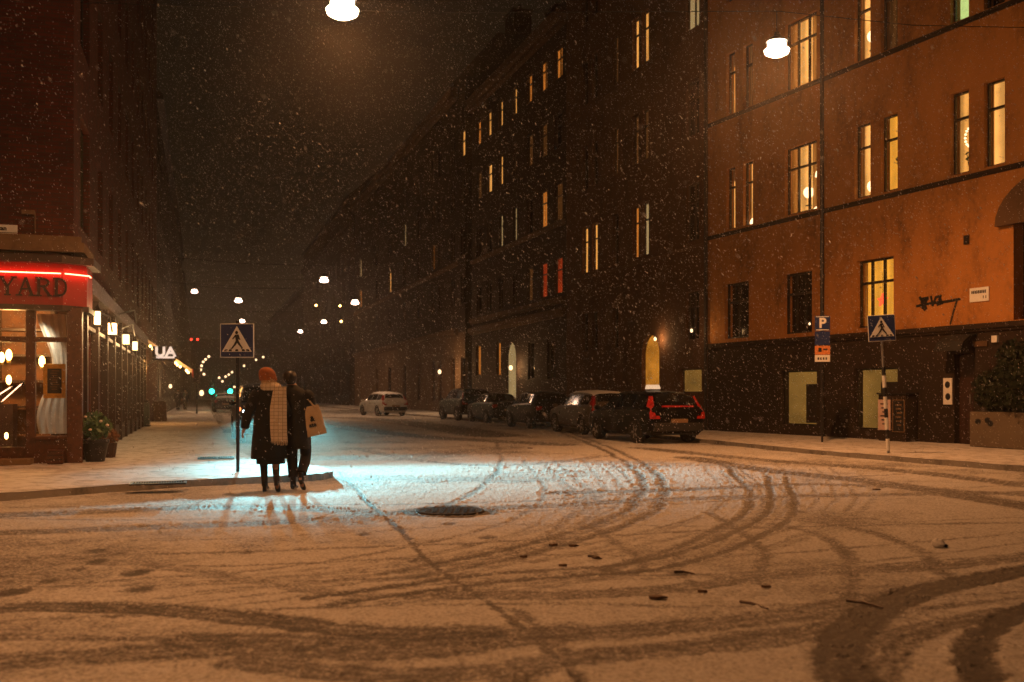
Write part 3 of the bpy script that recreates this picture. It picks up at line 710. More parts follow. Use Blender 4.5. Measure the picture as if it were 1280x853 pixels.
# ---- houses further down on the right
d3 = np.array([-.306, .952]); ON = np.array([-3.7, 68.2])
nw = []
A = lambda p0, p1, z0, z1, **k: nw.append(W(ON, d3, p0, p1, z0, z1, **k))
for px0, px1 in ((576, 581.5), (564, 568.5), (548, 551.5), (539.5, 543), (522, 525), (504, 507.5), (485.5, 489), (470, 472.5), (449, 452)):
    for z0, z1 in ((7.5, 9.4), (10.8, 12.7), (14.1, 16.0), (17.4, 19.2)):
        key = (round(px0), z0); mt = {(576, 17.4): 'lit_warm', (486, 10.8): 'lit_warm', (449, 14.1): 'lit_pale', (449, 10.8): 'lit_orange', (540, 10.8): 'lit_orange', (504, 14.1): 'lit_pale'}.get(key, 'win_dark')
        A(px0, px1, z0, z1, tr=.6, mat=mt, fw=.07)
    A(px0, px1, .9 if px0 > 510 or px0 < 500 else .12, 3.9, tr=.6, mat='lit_dim' if px0 < 480 else 'win_dark', fw=.07)
building('terrace_house', 'long brown terrace behind the snow covered car far down the street', ON, d3, 1, 45.5, 22.5, 'brown', nw, zsplit=5.6, low='brown2', cornices=((5.6, .3, .3), (10.3, .2, .12), (21.9, .5, .5)), cmat='brown2', roof_h=4.0, chimneys=((2, 2, 2.5), (20, 2, 2.2), (33, 2, 2.4)))  # lower storey in lighter stone, its paler colour also carrying the lamplight there
ON2 = ON + d3 * 49; nw2 = [dict(r=(t_, t_ + 1.3, z, z + 2), mat='lit_dim' if (i * 7 + int(z)) % 5 == 0 else 'win_dark', fw=.08) for i, t_ in enumerate(range(3, 46, 4)) for z in (1.2, 5.5, 9, 12.5, 16)]
building('far_house', 'dim far house fading into the snow on the right side of the street', ON2, d3, 1, 50, 24, 'brown', nw2, cornices=((4.6, .3, .3), (21, .5, .5)), chimneys=((6, 2, 2), (30, 2, 2)))
ON3 = ON2 + d3 * 54
building('far_house', 'farthest right hand house, a faint dark block at the end of the street', ON3, d3, 1, 70, 19, 'brown', [], cornices=((18, .5, .5),))

# ---- restaurant house on the left: local x runs down the street, local y runs to the left along the front
rzL = math.atan2(U[1], U[0])
lw = []
L0 = tuple(CL); dS = U; dFr = np.array([-R[0], -R[1]])
A = lambda a, b_, z0, z1, **k: lw.append(dict(r=(a, b_, z0, z1), **k))
wa, wb = sorted((fp(CL, U, 100.5, 300)[0], fp(CL, U, 112, 300)[0]))
A(wa, wb, 4.75, 7.0, cols=2, tr=.7, mat='lit_dim2', fw=.07)
for i in range(11):
    x0 = 4.6 + i * 3.0
    for z0 in (4.75, 8.4, 12.0, 15.6, 19.2): A(x0, x0 + 1.25, z0, z0 + 2.1, cols=2, tr=.7, fw=.06)
for z0 in (8.4, 12.0, 15.6, 19.2): A(wa, wb, z0, z0 + 2.1, cols=2, tr=.7, fw=.06)
MT['lit_dim2'] = M_emit('lit_window_ochre', (1, .48, .09), .42, .4, 1.3, stripes=1.0)
shop = [(1.0 + i * 2.25, 2.9 + i * 2.25) for i in range(10)]
rest = thing('brick_house', 'tall dark red brick house with the red restaurant sign on the left corner', 'building', (CL[0], CL[1], 0), rzL)
mb = MB()
side_holes = [w['r'] for w in lw] + [(a, b_, .55, 3.25) for a, b_ in shop]
wall_grid(mb, 0, 37.4, 0, 26, side_holes, -1, .2)
fy = lambda px: fp(CL, dFr, px, 500)[0]
fz = lambda px, py: fp(CL, dFr, px, py)[1]
wy0, wy1 = sorted((fy(91), fy(45)))
front_holes = [(.12, 5.2, .10, 3.0), (2.2, 3.5, 4.9, 7.1), (2.2, 3.5, 8.4, 10.5), (2.2, 3.5, 12, 14.1)]
wall_grid(mb, 0, 9, 0, 26, front_holes, -1, .2, None, 1)
mb.add([(37.4, 0, 0), (37.4, 11, 0), (37.4, 11, 26), (37.4, 0, 26)], [(0, 1, 2, 3)])
mb.add([(0.0, 9, 0), (37.4, 9, 0), (37.4, 9, 26), (0, 9, 26)], [(0, 1, 2, 3)])
mb.build('wall', MT['brickred'], rest)
mb = MB(); mb.box(-.4, 37.5, -.4, 9.2, 26.003, 26.3); mb.box(.5, 37, .8, 8.5, 26.3, 28.0, taper=.5); mb.build('roof', MT['roof'], rest)
for w in lw: window(rest, w, -1, .2, 'frame_black')
for h in front_holes[1:]: window(rest, dict(r=h, cols=2, tr=.7), -1, .2, 'frame_black', axis=1)
# inner back walls so nothing shines through
mb = MB(); mb.add([(.45, .45, 3.35), (37, .45, 3.35), (37, .45, 26), (.45, .45, 26)], [(0, 1, 2, 3)]); mb.add([(.45, .45, 3.35), (.45, 9, 3.35), (.45, 9, 26), (.45, .45, 26)], [(0, 1, 2, 3)])
mb.add([(3.4, .45, 0), (37, .45, 0), (37, .45, 3.35), (3.4, .45, 3.35)], [(0, 1, 2, 3)])
mb.add([(3.4, .2, 0), (3.4, 9, 0), (3.4, 9, 3.4), (3.4, .2, 3.4)], [(0, 1, 2, 3)]); mb.add([(.2, 5.6, 0), (3.4, 5.6, 0), (3.4, 5.6, 3.4), (.2, 5.6, 3.4)], [(0, 1, 2, 3)]); mb.add([(.2, .2, 3.3), (3.4, .2, 3.3), (3.4, 5.6, 3.3), (.2, 5.6, 3.3)], [(0, 1, 2, 3)]); mb.add([(.2, .2, .12), (3.4, .2, .12), (3.4, 5.6, .12), (.2, 5.6, .12)], [(0, 1, 2, 3)])
mb.build('interior_wall', MT['interior'], rest)
mb = MB()
for k in range(5): mb.box(2.9, 3.3, .7, 5.4, .55 + .55 * k, .60 + .55 * k)
for k in range(5): mb.box(2.88, 3.32, .7 + 1.1 * k, .78 + 1.1 * k, .13, 3.2)
mb.box(1.6, 2.1, 1.3, 5.2, .13, 1.2)
mb.build('shelving', MT['wood_dark'], rest)
# see-through glazing
m = bpy.data.materials.new('shop_glass'); t = NT(m)
tb = t.n('ShaderNodeBsdfTransparent'); tb.inputs[0].default_value = (.9, .86, .8, 1); gb = t.n('ShaderNodeBsdfGlossy'); gb.inputs['Roughness'].default_value = .03
fr = t.n('ShaderNodeFresnel'); fr.inputs[0].default_value = 1.5; mx = t.n('ShaderNodeMixShader'); t.l(fr.outputs[0], mx.inputs[0]); t.l(tb.outputs[0], mx.inputs[1]); t.l(gb.outputs[0], mx.inputs[2]); t.l(mx.outputs[0], t.out.inputs[0]); MT['shop_glass'] = m
# front shopfront joinery at x=0 (proud to -0.14)
zb, zt_, zh = fz(70, 549), fz(70, 389), fz(70, 424)
mb = MB()
mb.box(-.15, .06, -.16, .10, .11, 3.02)                         # corner post
mb.box(-.12, .06, .10, wy1, .11, zb)                            # base panel under the window
mb.box(-.17, .06, .10, wy1, zb, zb + .06)                       # sill
mb.box(-.10, .05, .10, wy1, zh - .06, zh + .03)                 # transom
mb.box(-.10, .05, .10, wy1, zt_, zt_ + .10)
mb.box(-.11, .05, wy1, wy1 + .16, .11, 3.02)                    # post between window and door
mb.box(-.10, .05, wy1 + .16, 5.1, zh - .07, zh + .03)
mb.box(-.08, .05, wy1 + .62, wy1 + .70, .11, zh - .07)
for k in range(4): mb.box(-.08, .05, wy1 + 1.2 + k * .9, wy1 + 1.28 + k * .9, .11, 3.02)
mb.box(-.06, .04, wy1 + .16, 5.1, .11, .42)
sf = mb.build('shopfront', MT['wood'], rest, bevel=.006)
mb = MB(); mb.add([(-.02, .10, zb + .06), (-.02, wy1, zb + .06), (-.02, wy1, zt_), (-.02, .10, zt_)], [(0, 1, 2, 3)]); mb.build('pane', MT['shop_glass'], sf)
mb = MB(); mb.add([(-.021, wy1 + .16, .42), (-.021, 5.1, .42), (-.021, 5.1, 3.0), (-.021, wy1 + .16, 3.0)], [(0, 1, 2, 3)]); mb.build('pane', MT['shop_glass'], sf)
mb = MB(); mb.box(-.55, -.12, wy1 + .02, 5.1, .112, .22); mb.build('doorstep', MT['stone'], rest, bevel=.01)
# slanting pale light tubes seen inside the entrance
for k, (p0, p1) in enumerate((((0, 503), (27, 479)), ((-8, 497), (14, 483)))):
    y0, z0 = fy(p0[0]), fz(*p0); y1, z1 = fy(p1[0]), fz(*p1)
    q = CL + dFr * y0
    o = thing('light_tube', ('long slanting light tube behind the restaurant entrance glass', 'shorter slanting light tube beside the long one in the entrance')[k], 'light tube', (CL[0], CL[1], 0), rzL, 'light tubes in the entrance')
    mb = MB(); mb.tube([(.10, y0, z0), (.10, y1, z1)], .011, 8); mb.build('tube', MT['neon_white'], o)
    for ya_, za_ in ((y0, z0), (y1, z1)): mb = MB(); mb.box(.09, .11, ya_ - .03, ya_ + .03, za_ - .03, za_ + .03); mb.build('bracket', MT['metal'], o)
# sign box with neon: front run, splayed corner, short return down the side
zn = fz(60, 343.5); z_lo, z_hi = fz(60, 389), fz(60, 331)
y_c = .02
sg = thing('restaurant_sign', 'red glowing restaurant sign board with dark letters above the corner entrance', 'sign', (CL[0], CL[1], 0), rzL)
prof = [(-.20, 5.2), (-.20, .16), (.10, -.22), (1.1, -.22), (1.1, -.004), (.06, -.004), (-.004, .05), (-.004, 5.2)]
mb = MB()
zz0, zz1 = z_lo + .10, z_hi
n = len(prof); mb.add([(x, y, zz0) for x, y in prof] + [(x, y, zz1) for x, y in prof], [list(range(n)), list(range(n, 2 * n))] + [[i, (i + 1) % n, (i + 1) % n + n, i + n] for i in range(n)])
mb.build('board', MT['redboard'], sg)
def offs(prof, o): return [(x - o, y) if i < 2 else ((x - o * .6, y - o * .8) if i == 2 else (x, y - o)) for i, (x, y) in enumerate(prof[:4])]
for nm, zz, hh, oo in (('top_moulding', zz1 + .003, .14, .16), ('bottom_moulding', zz0 - .103, .10, .05)):
    P = offs(prof, oo); Q = list(reversed([(x, y) for x, y in prof[4:]])); poly = P + prof[4:]
    mb = MB(); n = len(poly); mb.add([(x, y, zz) for x, y in poly] + [(x, y, zz + hh) for x, y in poly], [list(range(n)), list(range(n, 2 * n))] + [[i, (i + 1) % n, (i + 1) % n + n, i + n] for i in range(n)]); mb.build(nm, MT['wood_dark'], sg)
P = offs(prof, .06)
mb = MB(); mb.tube([(P[0][0], P[0][1], zn), (P[1][0], P[1][1] + .03, zn)], .012, 8); mb.tube([(P[1][0], P[1][1] - .04, zn), (P[2][0] - .02, P[2][1], zn), (P[2][0] + .25, P[2][1], zn)], .012, 8)
mb.build('neon_tube', MT['neon'], sg)
mb = MB(); yl = fy(39); zl = fz(39, 359)
# slab-serif capitals, drawn stroke by stroke on the front board (u to the right as read, v up)
def letters(mb, word, u0, hgt, wd, gap, put, th=.028, st=.05):
    def bar(a, b_, c, e, w):
        L_ = math.hypot(c - a, e - b_); nx, nz = -(e - b_) / L_ * w / 2, (c - a) / L_ * w / 2
        poly = [(a + nx, b_ + nz), (c + nx, e + nz), (c - nx, e - nz), (a - nx, b_ - nz)]
        vs = [put(u, v, 0) for u, v in poly] + [put(u, v, th) for u, v in poly]
        mb.add(vs, [(0, 1, 2, 3), (7, 6, 5, 4)] + [(i, (i + 1) % 4, (i + 1) % 4 + 4, i + 4) for i in range(4)])
    def serif(u, v, w=.11): bar(u - w / 2, v, u + w / 2, v, .022)
    u = u0
    for ch in word:
        if ch == 'Y': bar(u, hgt, u + wd / 2, hgt * .45, st); bar(u + wd, hgt, u + wd / 2, hgt * .45, st * .6); bar(u + wd / 2, hgt * .5, u + wd / 2, 0, st); serif(u, hgt); serif(u + wd, hgt); serif(u + wd / 2, 0)
        if ch == 'A': bar(u, 0, u + wd / 2, hgt, st * .6); bar(u + wd / 2, hgt, u + wd, 0, st); bar(u + wd * .2, hgt * .35, u + wd * .8, hgt * .35, st * .5); serif(u, 0); serif(u + wd, 0)
        if ch in 'RD':
            bar(u + .03, 0, u + .03, hgt, st); serif(u + .03, 0); serif(u + .03, hgt)
            top, bot = hgt, (hgt * .48 if ch == 'R' else 0.0); c_ = (top + bot) / 2; rv = (top - bot) / 2 - st * .3
            pts = [(u + .03, top - st * .3), (u + wd * .5, top - st * .3)] + [(u + wd * .5 + (wd * .42) * math.cos(q), c_ + rv * math.sin(q)) for q in np.linspace(pi / 2, -pi / 2, 8)] + [(u + .03, bot + st * .3)]
            for p, q in zip(pts[:-1], pts[1:]): bar(*p, *q, st * .75)
            if ch == 'R': bar(u + wd * .5, hgt * .48, u + wd, 0, st); serif(u + wd, 0, .08)
        u += wd + gap
put = lambda u, v, th: (-.202 - th, fy(0) - u, fz(20, 370) + v)
letters(mb, 'YARD', fy(0) - fy(4), fz(20, 348) - fz(20, 370), .215, .085, put)
mb.build('lettering', MT['letter_dark'], sg)
# lamps under the board
# stone ledge above the sign
mb = MB(); mb.box(-.20, -.003, -.20, 9, 4.06, 4.24); mb.box(-.14, -.003, -.14, 9, 4.24, 4.36); mb.box(.003, 1.6, -.20, -.003, 4.06, 4.24); mb.build('cornice', MT['stone'], rest)
# street-name plates on the left front
def lplate(name, label, cat, px0, px1, py0, py1, txt, mt='sign_white'):
    y0, y1 = fy(px1), fy(px0); z0, z1 = fz(px0, py1), fz(px0, py0)
    o = thing(name, label, cat, (CL[0], CL[1], 0), rzL); mb = MB(); mb.box(-.03, -.004, y0, y1, z0, z1); mb.build('panel', MT[mt], o, bevel=.004)
    mb = MB(); M_ = Matrix.Translation((-.032, (y0 + y1) / 2, (z0 + z1) / 2)) @ Matrix.Rotation(-pi / 2, 4, 'Z')
    text_into(mb, txt, (z1 - z0) * .78, M_, .002, bold=.004); mb.build('lettering', MT['black'], o); return o
lplate('street_name_plate', 'pale street name plate on the red brick above the restaurant sign, upper of two', 'street sign', -22, 22, 280, 289.5, 'gatan')
lplate('house_number_plate', 'pale plate with house numbers on the red brick, lower of two', 'number plate', -22, 22, 290.5, 299, '92-88')
mb = MB(); 
o = thing('wall_conduit', 'thin pale conduit with a small lamp box on the red brick front', 'conduit', (CL[0], CL[1], 0), rzL)
yv = fy(44); mb.tube([(-.03, yv, 4.4), (-.03, yv, fz(44, 266))], .012, 6); mb.build('pipe', MT['stone'], o)
mb = MB(); mb.box(-.09, -.004, yv + .0, yv + .22, fz(44, 269), fz(44, 264)); mb.build('lamp_box', MT['stone'], o)

# gilt framed menu in the window
y0, y1 = fy(82), fy(54); z0, z1 = fz(68, 498), fz(68, 455)
mn = thing('menu_frame', 'gilt framed menu hanging in the restaurant corner window', 'menu', (CL[0], CL[1], 0), rzL)
mb = MB(); mb.box(.0, .02, y0, y0 + .07, z0, z1); mb.box(.0, .02, y1 - .07, y1, z0, z1); mb.box(.0, .02, y0 + .07, y1 - .07, z0, z0 + .09); mb.box(.0, .02, y0 + .07, y1 - .07, z1 - .09, z1); mb.build('frame', MT['gold'], mn, bevel=.004)
mb = MB(); mb.box(.008, .016, y0 + .07, y1 - .07, z0 + .09, z1 - .09); mb.build('menu_card', MT['black'], mn)
mb = MB(); ym = (y0 + y1) / 2
for k in range(9): mb.box(.004, .007, ym - .05 - .03 * (k % 3 == 0), ym + .05 + .02 * (k % 2), z1 - .14 - k * .043, z1 - .125 - k * .043)
mb.build('lettering', MT['stone'], mn)
# a pale swagged curtain inside the window
rings = []
for i in range(15):
    z = zb + .08 + (zt_ - zb - .1) * i / 14; sw = .55 + .4 * math.sin(i / 14 * 2.2 * pi + .7)
    ring = []
    for k in range(17):
        s = k / 16; ring.append((.55 + .022 * math.sin(s * 26 + i * .1), .14 + s * (.25 + .35 * sw), z))
    rings.append(ring)
mb = MB(); mb.loft(rings, False, False); cu = mb.build('curtain', M_plain('pale_curtain', (.62, .60, .55), .9, .15), smooth=True); cu.location = (CL[0], CL[1], 0); cu.rotation_euler = (0, 0, rzL)
tag(cu, 'pale swagged curtain hanging inside the corner window behind the menu', 'curtain')

def wL(x, y, z): # restaurant frame -> world
    p = CL + U * x + dFr * y; return Vector((p[0], p[1], z))
def at_front(px, py, depth):
    O2 = CL + U * depth; y, z = fp(O2, dFr, px, py); p = O2 + dFr * y; return Vector((p[0], p[1], z))
# candle bulbs and small lights inside
for (px, py, dp, r_, lb) in ((2, 447, .8, .055, 'flame shaped bulb at the left edge of the entrance'), (11, 444, .9, .06, 'tallest flame shaped bulb in the entrance glass'), (11, 475, .9, .05, 'lower flame shaped bulb under the tallest one'), (52.5, 452, 1.0, .06, 'flame shaped bulb beside the gilt menu frame'), (8, 545, .5, .035, 'small square orange lantern low in the entrance')):
    p = at_front(px, py, dp); o = thing('wall_light', lb, 'wall light', p)
    mb = MB(); mb.ball((0, 0, 0), r_, 10, 1.9); mb.build('bulb', MT['bulb_warm'], o, smooth=True)
    mb = MB(); mb.lathe([(r_ * .5, -r_ * 2.6), (r_ * .7, -r_ * 1.8)], 8); mb.build('holder', MT['gold'], o)
lamp('restaurant_light', 'POINT', wL(1.4, 1.3, 2.7), 230, (1, .5, .16), None, .15)
lamp('window_spot', 'SPOT', wL(.15, .45, 2.95), 130, (1, .85, .6), None, .04, spot_size=1.8, spot_blend=.8).rotation_euler = (0, .5, 0)
lamp('entrance_light', 'POINT', wL(1.0, 3.2, 2.7), 70, (1, .45, .12), None, .15)
# side shopfront
MT['lit_side'] = M_emit('dim_shop_light', (1, .30, .06), .20, .8, 1.6, stripes=2.2)
mb = MB()
for i, (a, b_) in enumerate(shop):
    mb.box(a - .2, a, -.16, -.003, .11, 3.42); mb.box(a, b_, -.10, -.003, .11, .55); mb.box(a, b_, -.12, .05, 2.72, 2.8); mb.box((a + b_) / 2 - .03, (a + b_) / 2 + .03, -.06, .05, .55, 3.25)
mb.box(shop[-1][1], shop[-1][1] + .2, -.16, -.003, .11, 3.42); mb.box(1.15, 23.4, -.22, -.003, 3.423, 3.75)
sf2 = mb.build('shopfront', MT['wood_dark'], rest)
for i, (a, b_) in enumerate(shop):
    mb = MB(); mb.add([(a, .12, .55), (b_, .12, .55), (b_, .12, 3.25), (a, .12, 3.25)], [(0, 1, 2, 3)]); mb.build('pane', MT['win_dark' if i in (1, 4, 7) else 'lit_side'], sf2)

lb = building('narrow_house', 'dark narrow house next down from the red brick corner house', CL + U * 37.5, U, -1, 26, 17.6, 'brickdark', [dict(r=(2 + 3.2 * i, 3.3 + 3.2 * i, z, z + 2), fw=.06) for i in range(7) for z in (1.2, 5, 8.4, 11.8, 14.8)], chimneys=((5, 1.5, 2), (18, 1.5, 2)))
building('far_house', 'faint far house on the left beyond the awning', CL + U * 63.6, U, -1, 50, 18.5, 'brickdark', [dict(r=(2 + 4 * i, 3.4 + 4 * i, z, z + 2), fw=.08, mat='lit_dim' if (i + int(z)) % 4 == 0 else 'win_dark') for i in range(11) for z in (1.2, 5, 8.4, 11.8, 14.8)], chimneys=((10, 2, 2),))
building('far_house', 'farthest left hand house, a faint block near the signals', CL + U * 116, U, -1, 130, 17, 'brickdark', [], chimneys=((20, 2, 2), (60, 2, 2)))
e0 = CL + U * 262 - R * 20
building('far_house', 'faint wide house closing the end of the street', e0, R, 1, 70, 13, 'brown', [dict(r=(2 + 4 * i, 3.6 + 4 * i, z, z + 2), fw=.1, mat='lit_dim' if (i * 3 + int(z)) % 4 == 0 else 'win_dark') for i in range(16) for z in (1.2, 5, 8.4)])
# ------------------------------------------------------------------ street lamps
def hung_lamp(label, px, py, Y, power, color=(1, .385, .115), big=True, span=None, group='suspended street lamps'):
    p = at(px, py, Y)
    o = thing('street_lamp', label, 'street lamp', p, 0, group)
    mb = MB(); mb.lathe([(.02, .42), (.05, .40), (.07, .32), (.21, .23), (.23, .19), (.21, .19), (.05, .22)], 20); mb.build('lamp_shade', MT['metal'], o, smooth=True)
    mb = MB(); mb.lathe([(.18, .185), (.20, .13), (.16, .12), (.15, .185)], 20); mb.build('glow_ring', MT['lampglow' if big else 'lampglow2'], o, smooth=True)
    mb = MB(); mb.lathe([(.05, .11), (.20, .08), (.27, .02), (.25, -.05), (.16, -.10), (.02, -.12)], 20); mb.build('glass_bowl', MT['lampglow' if big else 'lampglow2'], o, smooth=True)
    mb = MB(); mb.tube([(0, 0, .40), (0, 0, .85)], .012, 6)
    if span is not None:
        a, b_ = [Vector(q) - p for q in span]; mid = Vector((0, 0, .85))
        mb.tube([a, a.lerp(mid, .5) - Vector((0, 0, .12)), mid, b_.lerp(mid, .5) - Vector((0, 0, .12)), b_], .009, 5)
    mb.build('cable', MT['metal'], o)
    lamp('lamp_light', 'POINT', (0, 0, -.17), power * .18, color, o, .12)
    lamp('lamp_beam', 'SPOT', (0, 0, -.19), power, color, o, .12, spot_size=math.radians(162), spot_blend=.55)
    return o
def side_pts(p, hl=10.5, hr=10.5):  # cable ends on the fronts either side
    tl = (p.y - CL[1]) / U[1]; l = CL + U * max(tl, .5); sr = (p.y - OM[1]) / DM[1]
    r = OM + DM * sr if sr > 0 else OR + D2 * ((p.y - OR[1]) / D2[1])
    return (l[0], l[1], hl), (r[0], r[1], hr)
LP = 1700
p1_ = at(428, 14, 16.2); p2_ = at(971, 64, 21.2)
hung_lamp('big bright street lamp hanging over the road high on the left of the sky', 428, 14, 16.2, LP * .55, span=((-8.4, 19.4, 9.0), (13.2, 22.6, 10.5)))
hung_lamp('big bright street lamp hanging in front of the ochre house windows', 971, 64, 21.2, LP * 1.5, span=((-8.8, 20.6, 9.5), (12.5, 23.9, 10.2)))
# the next lamp of the row, hanging over the crossing just above the camera
def lamp_over(label, p, power):
    o = hung_lamp(label, 640, 0, 10, power, span=None); o.location = p; return o
lamp_over('street lamp hanging over the crossing above the viewpoint', Vector((-5.0, 4.6, 8.6)), LP * .98)
far = [(405, 351, 57.8, 1100, 'largest of the far hanging lamps, over the road right of the crossing sign'), (443.8, 379, 66, 900, 'far hanging lamp in front of the brown terrace'), (298, 376.5, 70, 900, 'far hanging lamp just above the left crossing sign'), (404.8, 403, 91, 900, 'far hanging lamp straight below the largest far lamp'),
       (302.6, 402, 92, 900, 'far hanging lamp at the top edge of the left crossing sign'), (375.4, 415, 105, 900, 'far hanging lamp above the two walking people'), (243, 365, 80, 200, 'far lamp high beside the left hand houses'), (424.6, 436, 130, 600, 'small far lamp low over the road end, upper one on the right'), (422, 464, 150, 500, 'small far lamp low over the road end, lower one on the right')]
for px, py, Y, pw, lb in far:
    pp = at(px, py, Y)
    hung_lamp(lb, px, py, Y, pw * .6, (1, .50, .22), False, span=side_pts(pp, pp.z + 1.4, pp.z + 1.4) if Y < 95 else None)
# garlands and signal lamps at the street end
def garland(label, pts, Y, r=.10, mt='bulb_white'):
    P = [at(px, py, Y) for px, py in pts]; o = thing('light_garland', label, 'light garland', P[0])
    mb = MB(); mb.tube([p - P[0] for p in P], .02, 5); mb.build('cable', MT['metal'], o)
    for p in P:
        b_ = MB(); b_.ball(p - P[0], r, 8); b_.build('bulb', MT[mt], o, smooth=True)
garland('curving garland of bulbs beside the left signal pole', [(261, 446), (257, 449.5), (254, 452.5), (252, 457.5), (251, 462.5), (255, 468)], 76)
garland('sagging garland of bulbs across the far street', [(329, 446.5), (320, 450), (305, 457.5), (290, 465.5), (286, 468.5), (282, 471), (274, 472.5), (278, 477)], 120, .14)
garland('low row of bulbs behind the crossing sign pole', [(293, 484), (297, 487.5), (299.5, 487), (305, 487.5), (309, 486.5)], 130, .16)
garland('pair of orange bulbs high over the far street', [(395, 382), (425, 382.5), (426.5, 402)], 110, .13, 'bulb_warm')
garland('two red bulbs high beside the far left houses', [(239, 424.5), (247, 424.5)], 84, .09, 'red_lamp')
def signal(label, px, py, Y, mat_):
    p = at(px, py, Y); o = thing('traffic_light', label, 'traffic light', (p.x, p.y, 0), 0, 'traffic lights at the far junction')
    mb = MB(); mb.tube([(0, .15, 0), (0, .15, p.z + 1.0)], .06, 8); mb.build('pole', MT['metal'], o)
    mb = MB(); mb.box(-.18, .18, 0, .16, p.z - .2, p.z + .8); mb.build('housing', MT['black'], o, bevel=.02)
    mb = MB(); mb.ball((0, -.06, p.z), .21, 12); mb.build('lens', MT[mat_], o, smooth=True)
    mb = MB()
    for k in (1, 2): mb.ball((0, -.02, p.z + .28 * k), .10, 10)
    mb.build('unlit_lens', MT['black'], o)
    lamp('signal_light', 'POINT', (0, -.5, p.z), 5, (.05, 1, .6) if mat_ == 'green_lamp' else (1, .05, .02), o, .1)
signal('green traffic light left of the far dark car', 265, 489.5, 82, 'green_lamp')
signal('green traffic light right of the far dark car', 288, 489.5, 84, 'green_lamp')
signal('red traffic light low beside the crossing sign pole', 284.5, 497.5, 88, 'red_lamp')
# bare pole with a dark signal head on the left pavement, plus a bright lamp near the ground
p = at(246, 480, 66); o = thing('signal_pole', 'dark pole with an unlit signal head on the left pavement edge', 'signal pole', (p.x, p.y, .1))
mb = MB(); mb.tube([(0, 0, 0), (0, 0, 3.1)], .06, 8); mb.build('pole', MT['metal'], o); mb = MB(); mb.box(-.2, .2, -.15, .15, 2.1, 3.0); mb.build('housing', MT['black'], o, bevel=.02)
def wall_lamp(px, py, Y, label, r=.09, pw=40, mt='bulb_white'):
    p = at(px, py, Y); o = thing('wall_lamp', label, 'wall lamp', p); mb = MB(); mb.ball((0, 0, 0), r, 10, 1.3); mb.build('globe', MT[mt], o, smooth=True)
    mb = MB(); mb.box(-.03, .03, .0, .3, r * 1.2, r * 1.2 + .05); mb.build('bracket', MT['metal'], o)
    if pw: lamp('lamp_light', 'POINT', (0, -.25, 0), pw, (1, .55, .22), o, .08)
wall_lamp(252, 491.5, 74, 'bright white lamp at head height beside the far dark car', .17, 90)
wall_lamp(213, 483, 60, 'small warm lamp low on the far left house fronts', .10, 60)
wall_lamp(549.5, 465, 68, 'warm wall lamp by the doorway of the far terrace', .12, 130)
wall_lamp(864.5, 413.5, 35.6, 'tiny white lamp on the brown tenement front', .05, 12)
wall_lamp(819, 424, 39.2, 'small lamp at the top of the amber archway', .06, 25)
wall_lamp(638.5, 460, 55.6, 'bright wall lamp inside the white archway', .11, 70, 'bulb_white')
wall_lamp(1012, 405, 29.2, 'tiny white lamp beside the parking sign', .03, 0)

# wall lanterns and other things along the restaurant side
for i, (x_, lb) in enumerate(((1.9, 'small lantern closest to the restaurant corner, half hidden by the post'), (5.5, 'largest square lantern on the shop fronts, nearest whole one'), (10.3, 'second square lantern along the shop fronts'), (14.4, 'third square lantern along the shop fronts, the farthest'))):
    p = wL(x_, -.24, 2.98); o = thing('wall_lantern', lb, 'lantern', p, rzL, 'lanterns along the shop fronts'); s_ = (.06, .105, .085, .075)[i]
    mb = MB(); mb.box(-s_, s_, -s_, s_, -.14, .14); mb.build('glass', MT['lantern'], o, bevel=.02)
    mb = MB(); mb.box(-s_ - .03, s_ + .03, -s_ - .03, s_ + .03, .142, .17); mb.lathe([(s_ + .02, .172), (.03, .27)], 4, Matrix.Rotation(pi / 4, 4, 'Z')); mb.box(-s_ - .02, s_ + .02, -s_ - .02, s_ + .02, -.17, -.142)
    mb.box(-.02, .02, s_ - .02, .235, .145, .168)
    mb.build('metal_frame', MT['frame_black'], o)
    lamp('lantern_light', 'POINT', (0, -.35, -.05), 60, (1, .60, .25), o, .12)
# folded awning arms above the shop fronts
for k, (px0, py0, px1, py1, Y0, Y1) in enumerate(((112, 386, 137, 396, 22.5, 23.2), (137, 396, 168, 388, 26, 27), (152, 411, 166, 405, 28, 29))):
    a, b_ = at(px0, py0, Y0), at(px1, py1, Y1); a2 = wL(2 + 4 * k, .0, 3.8); 
    o = thing('folding_bracket', ('folded metal bracket arm nearest the corner above the lanterns', 'long folded metal bracket arm above the lanterns', 'short folded metal bracket arm above the farthest lantern')[k], 'bracket', a)
    mb = MB(); mb.tube([(0, 0, 0), b_ - a], .022, 6); mb.tube([b_ - a, (b_ - a) + Vector((.02, .1, -.35))], .02, 6); mb.build('arm', MT['steel'], o)
    wp = Vector((a.x - .75, a.y - .1, a.z + .02)) - a; mb = MB(); mb.tube([(0, 0, 0), wp], .022, 6); mb.build('bracket', MT['metal'], o)
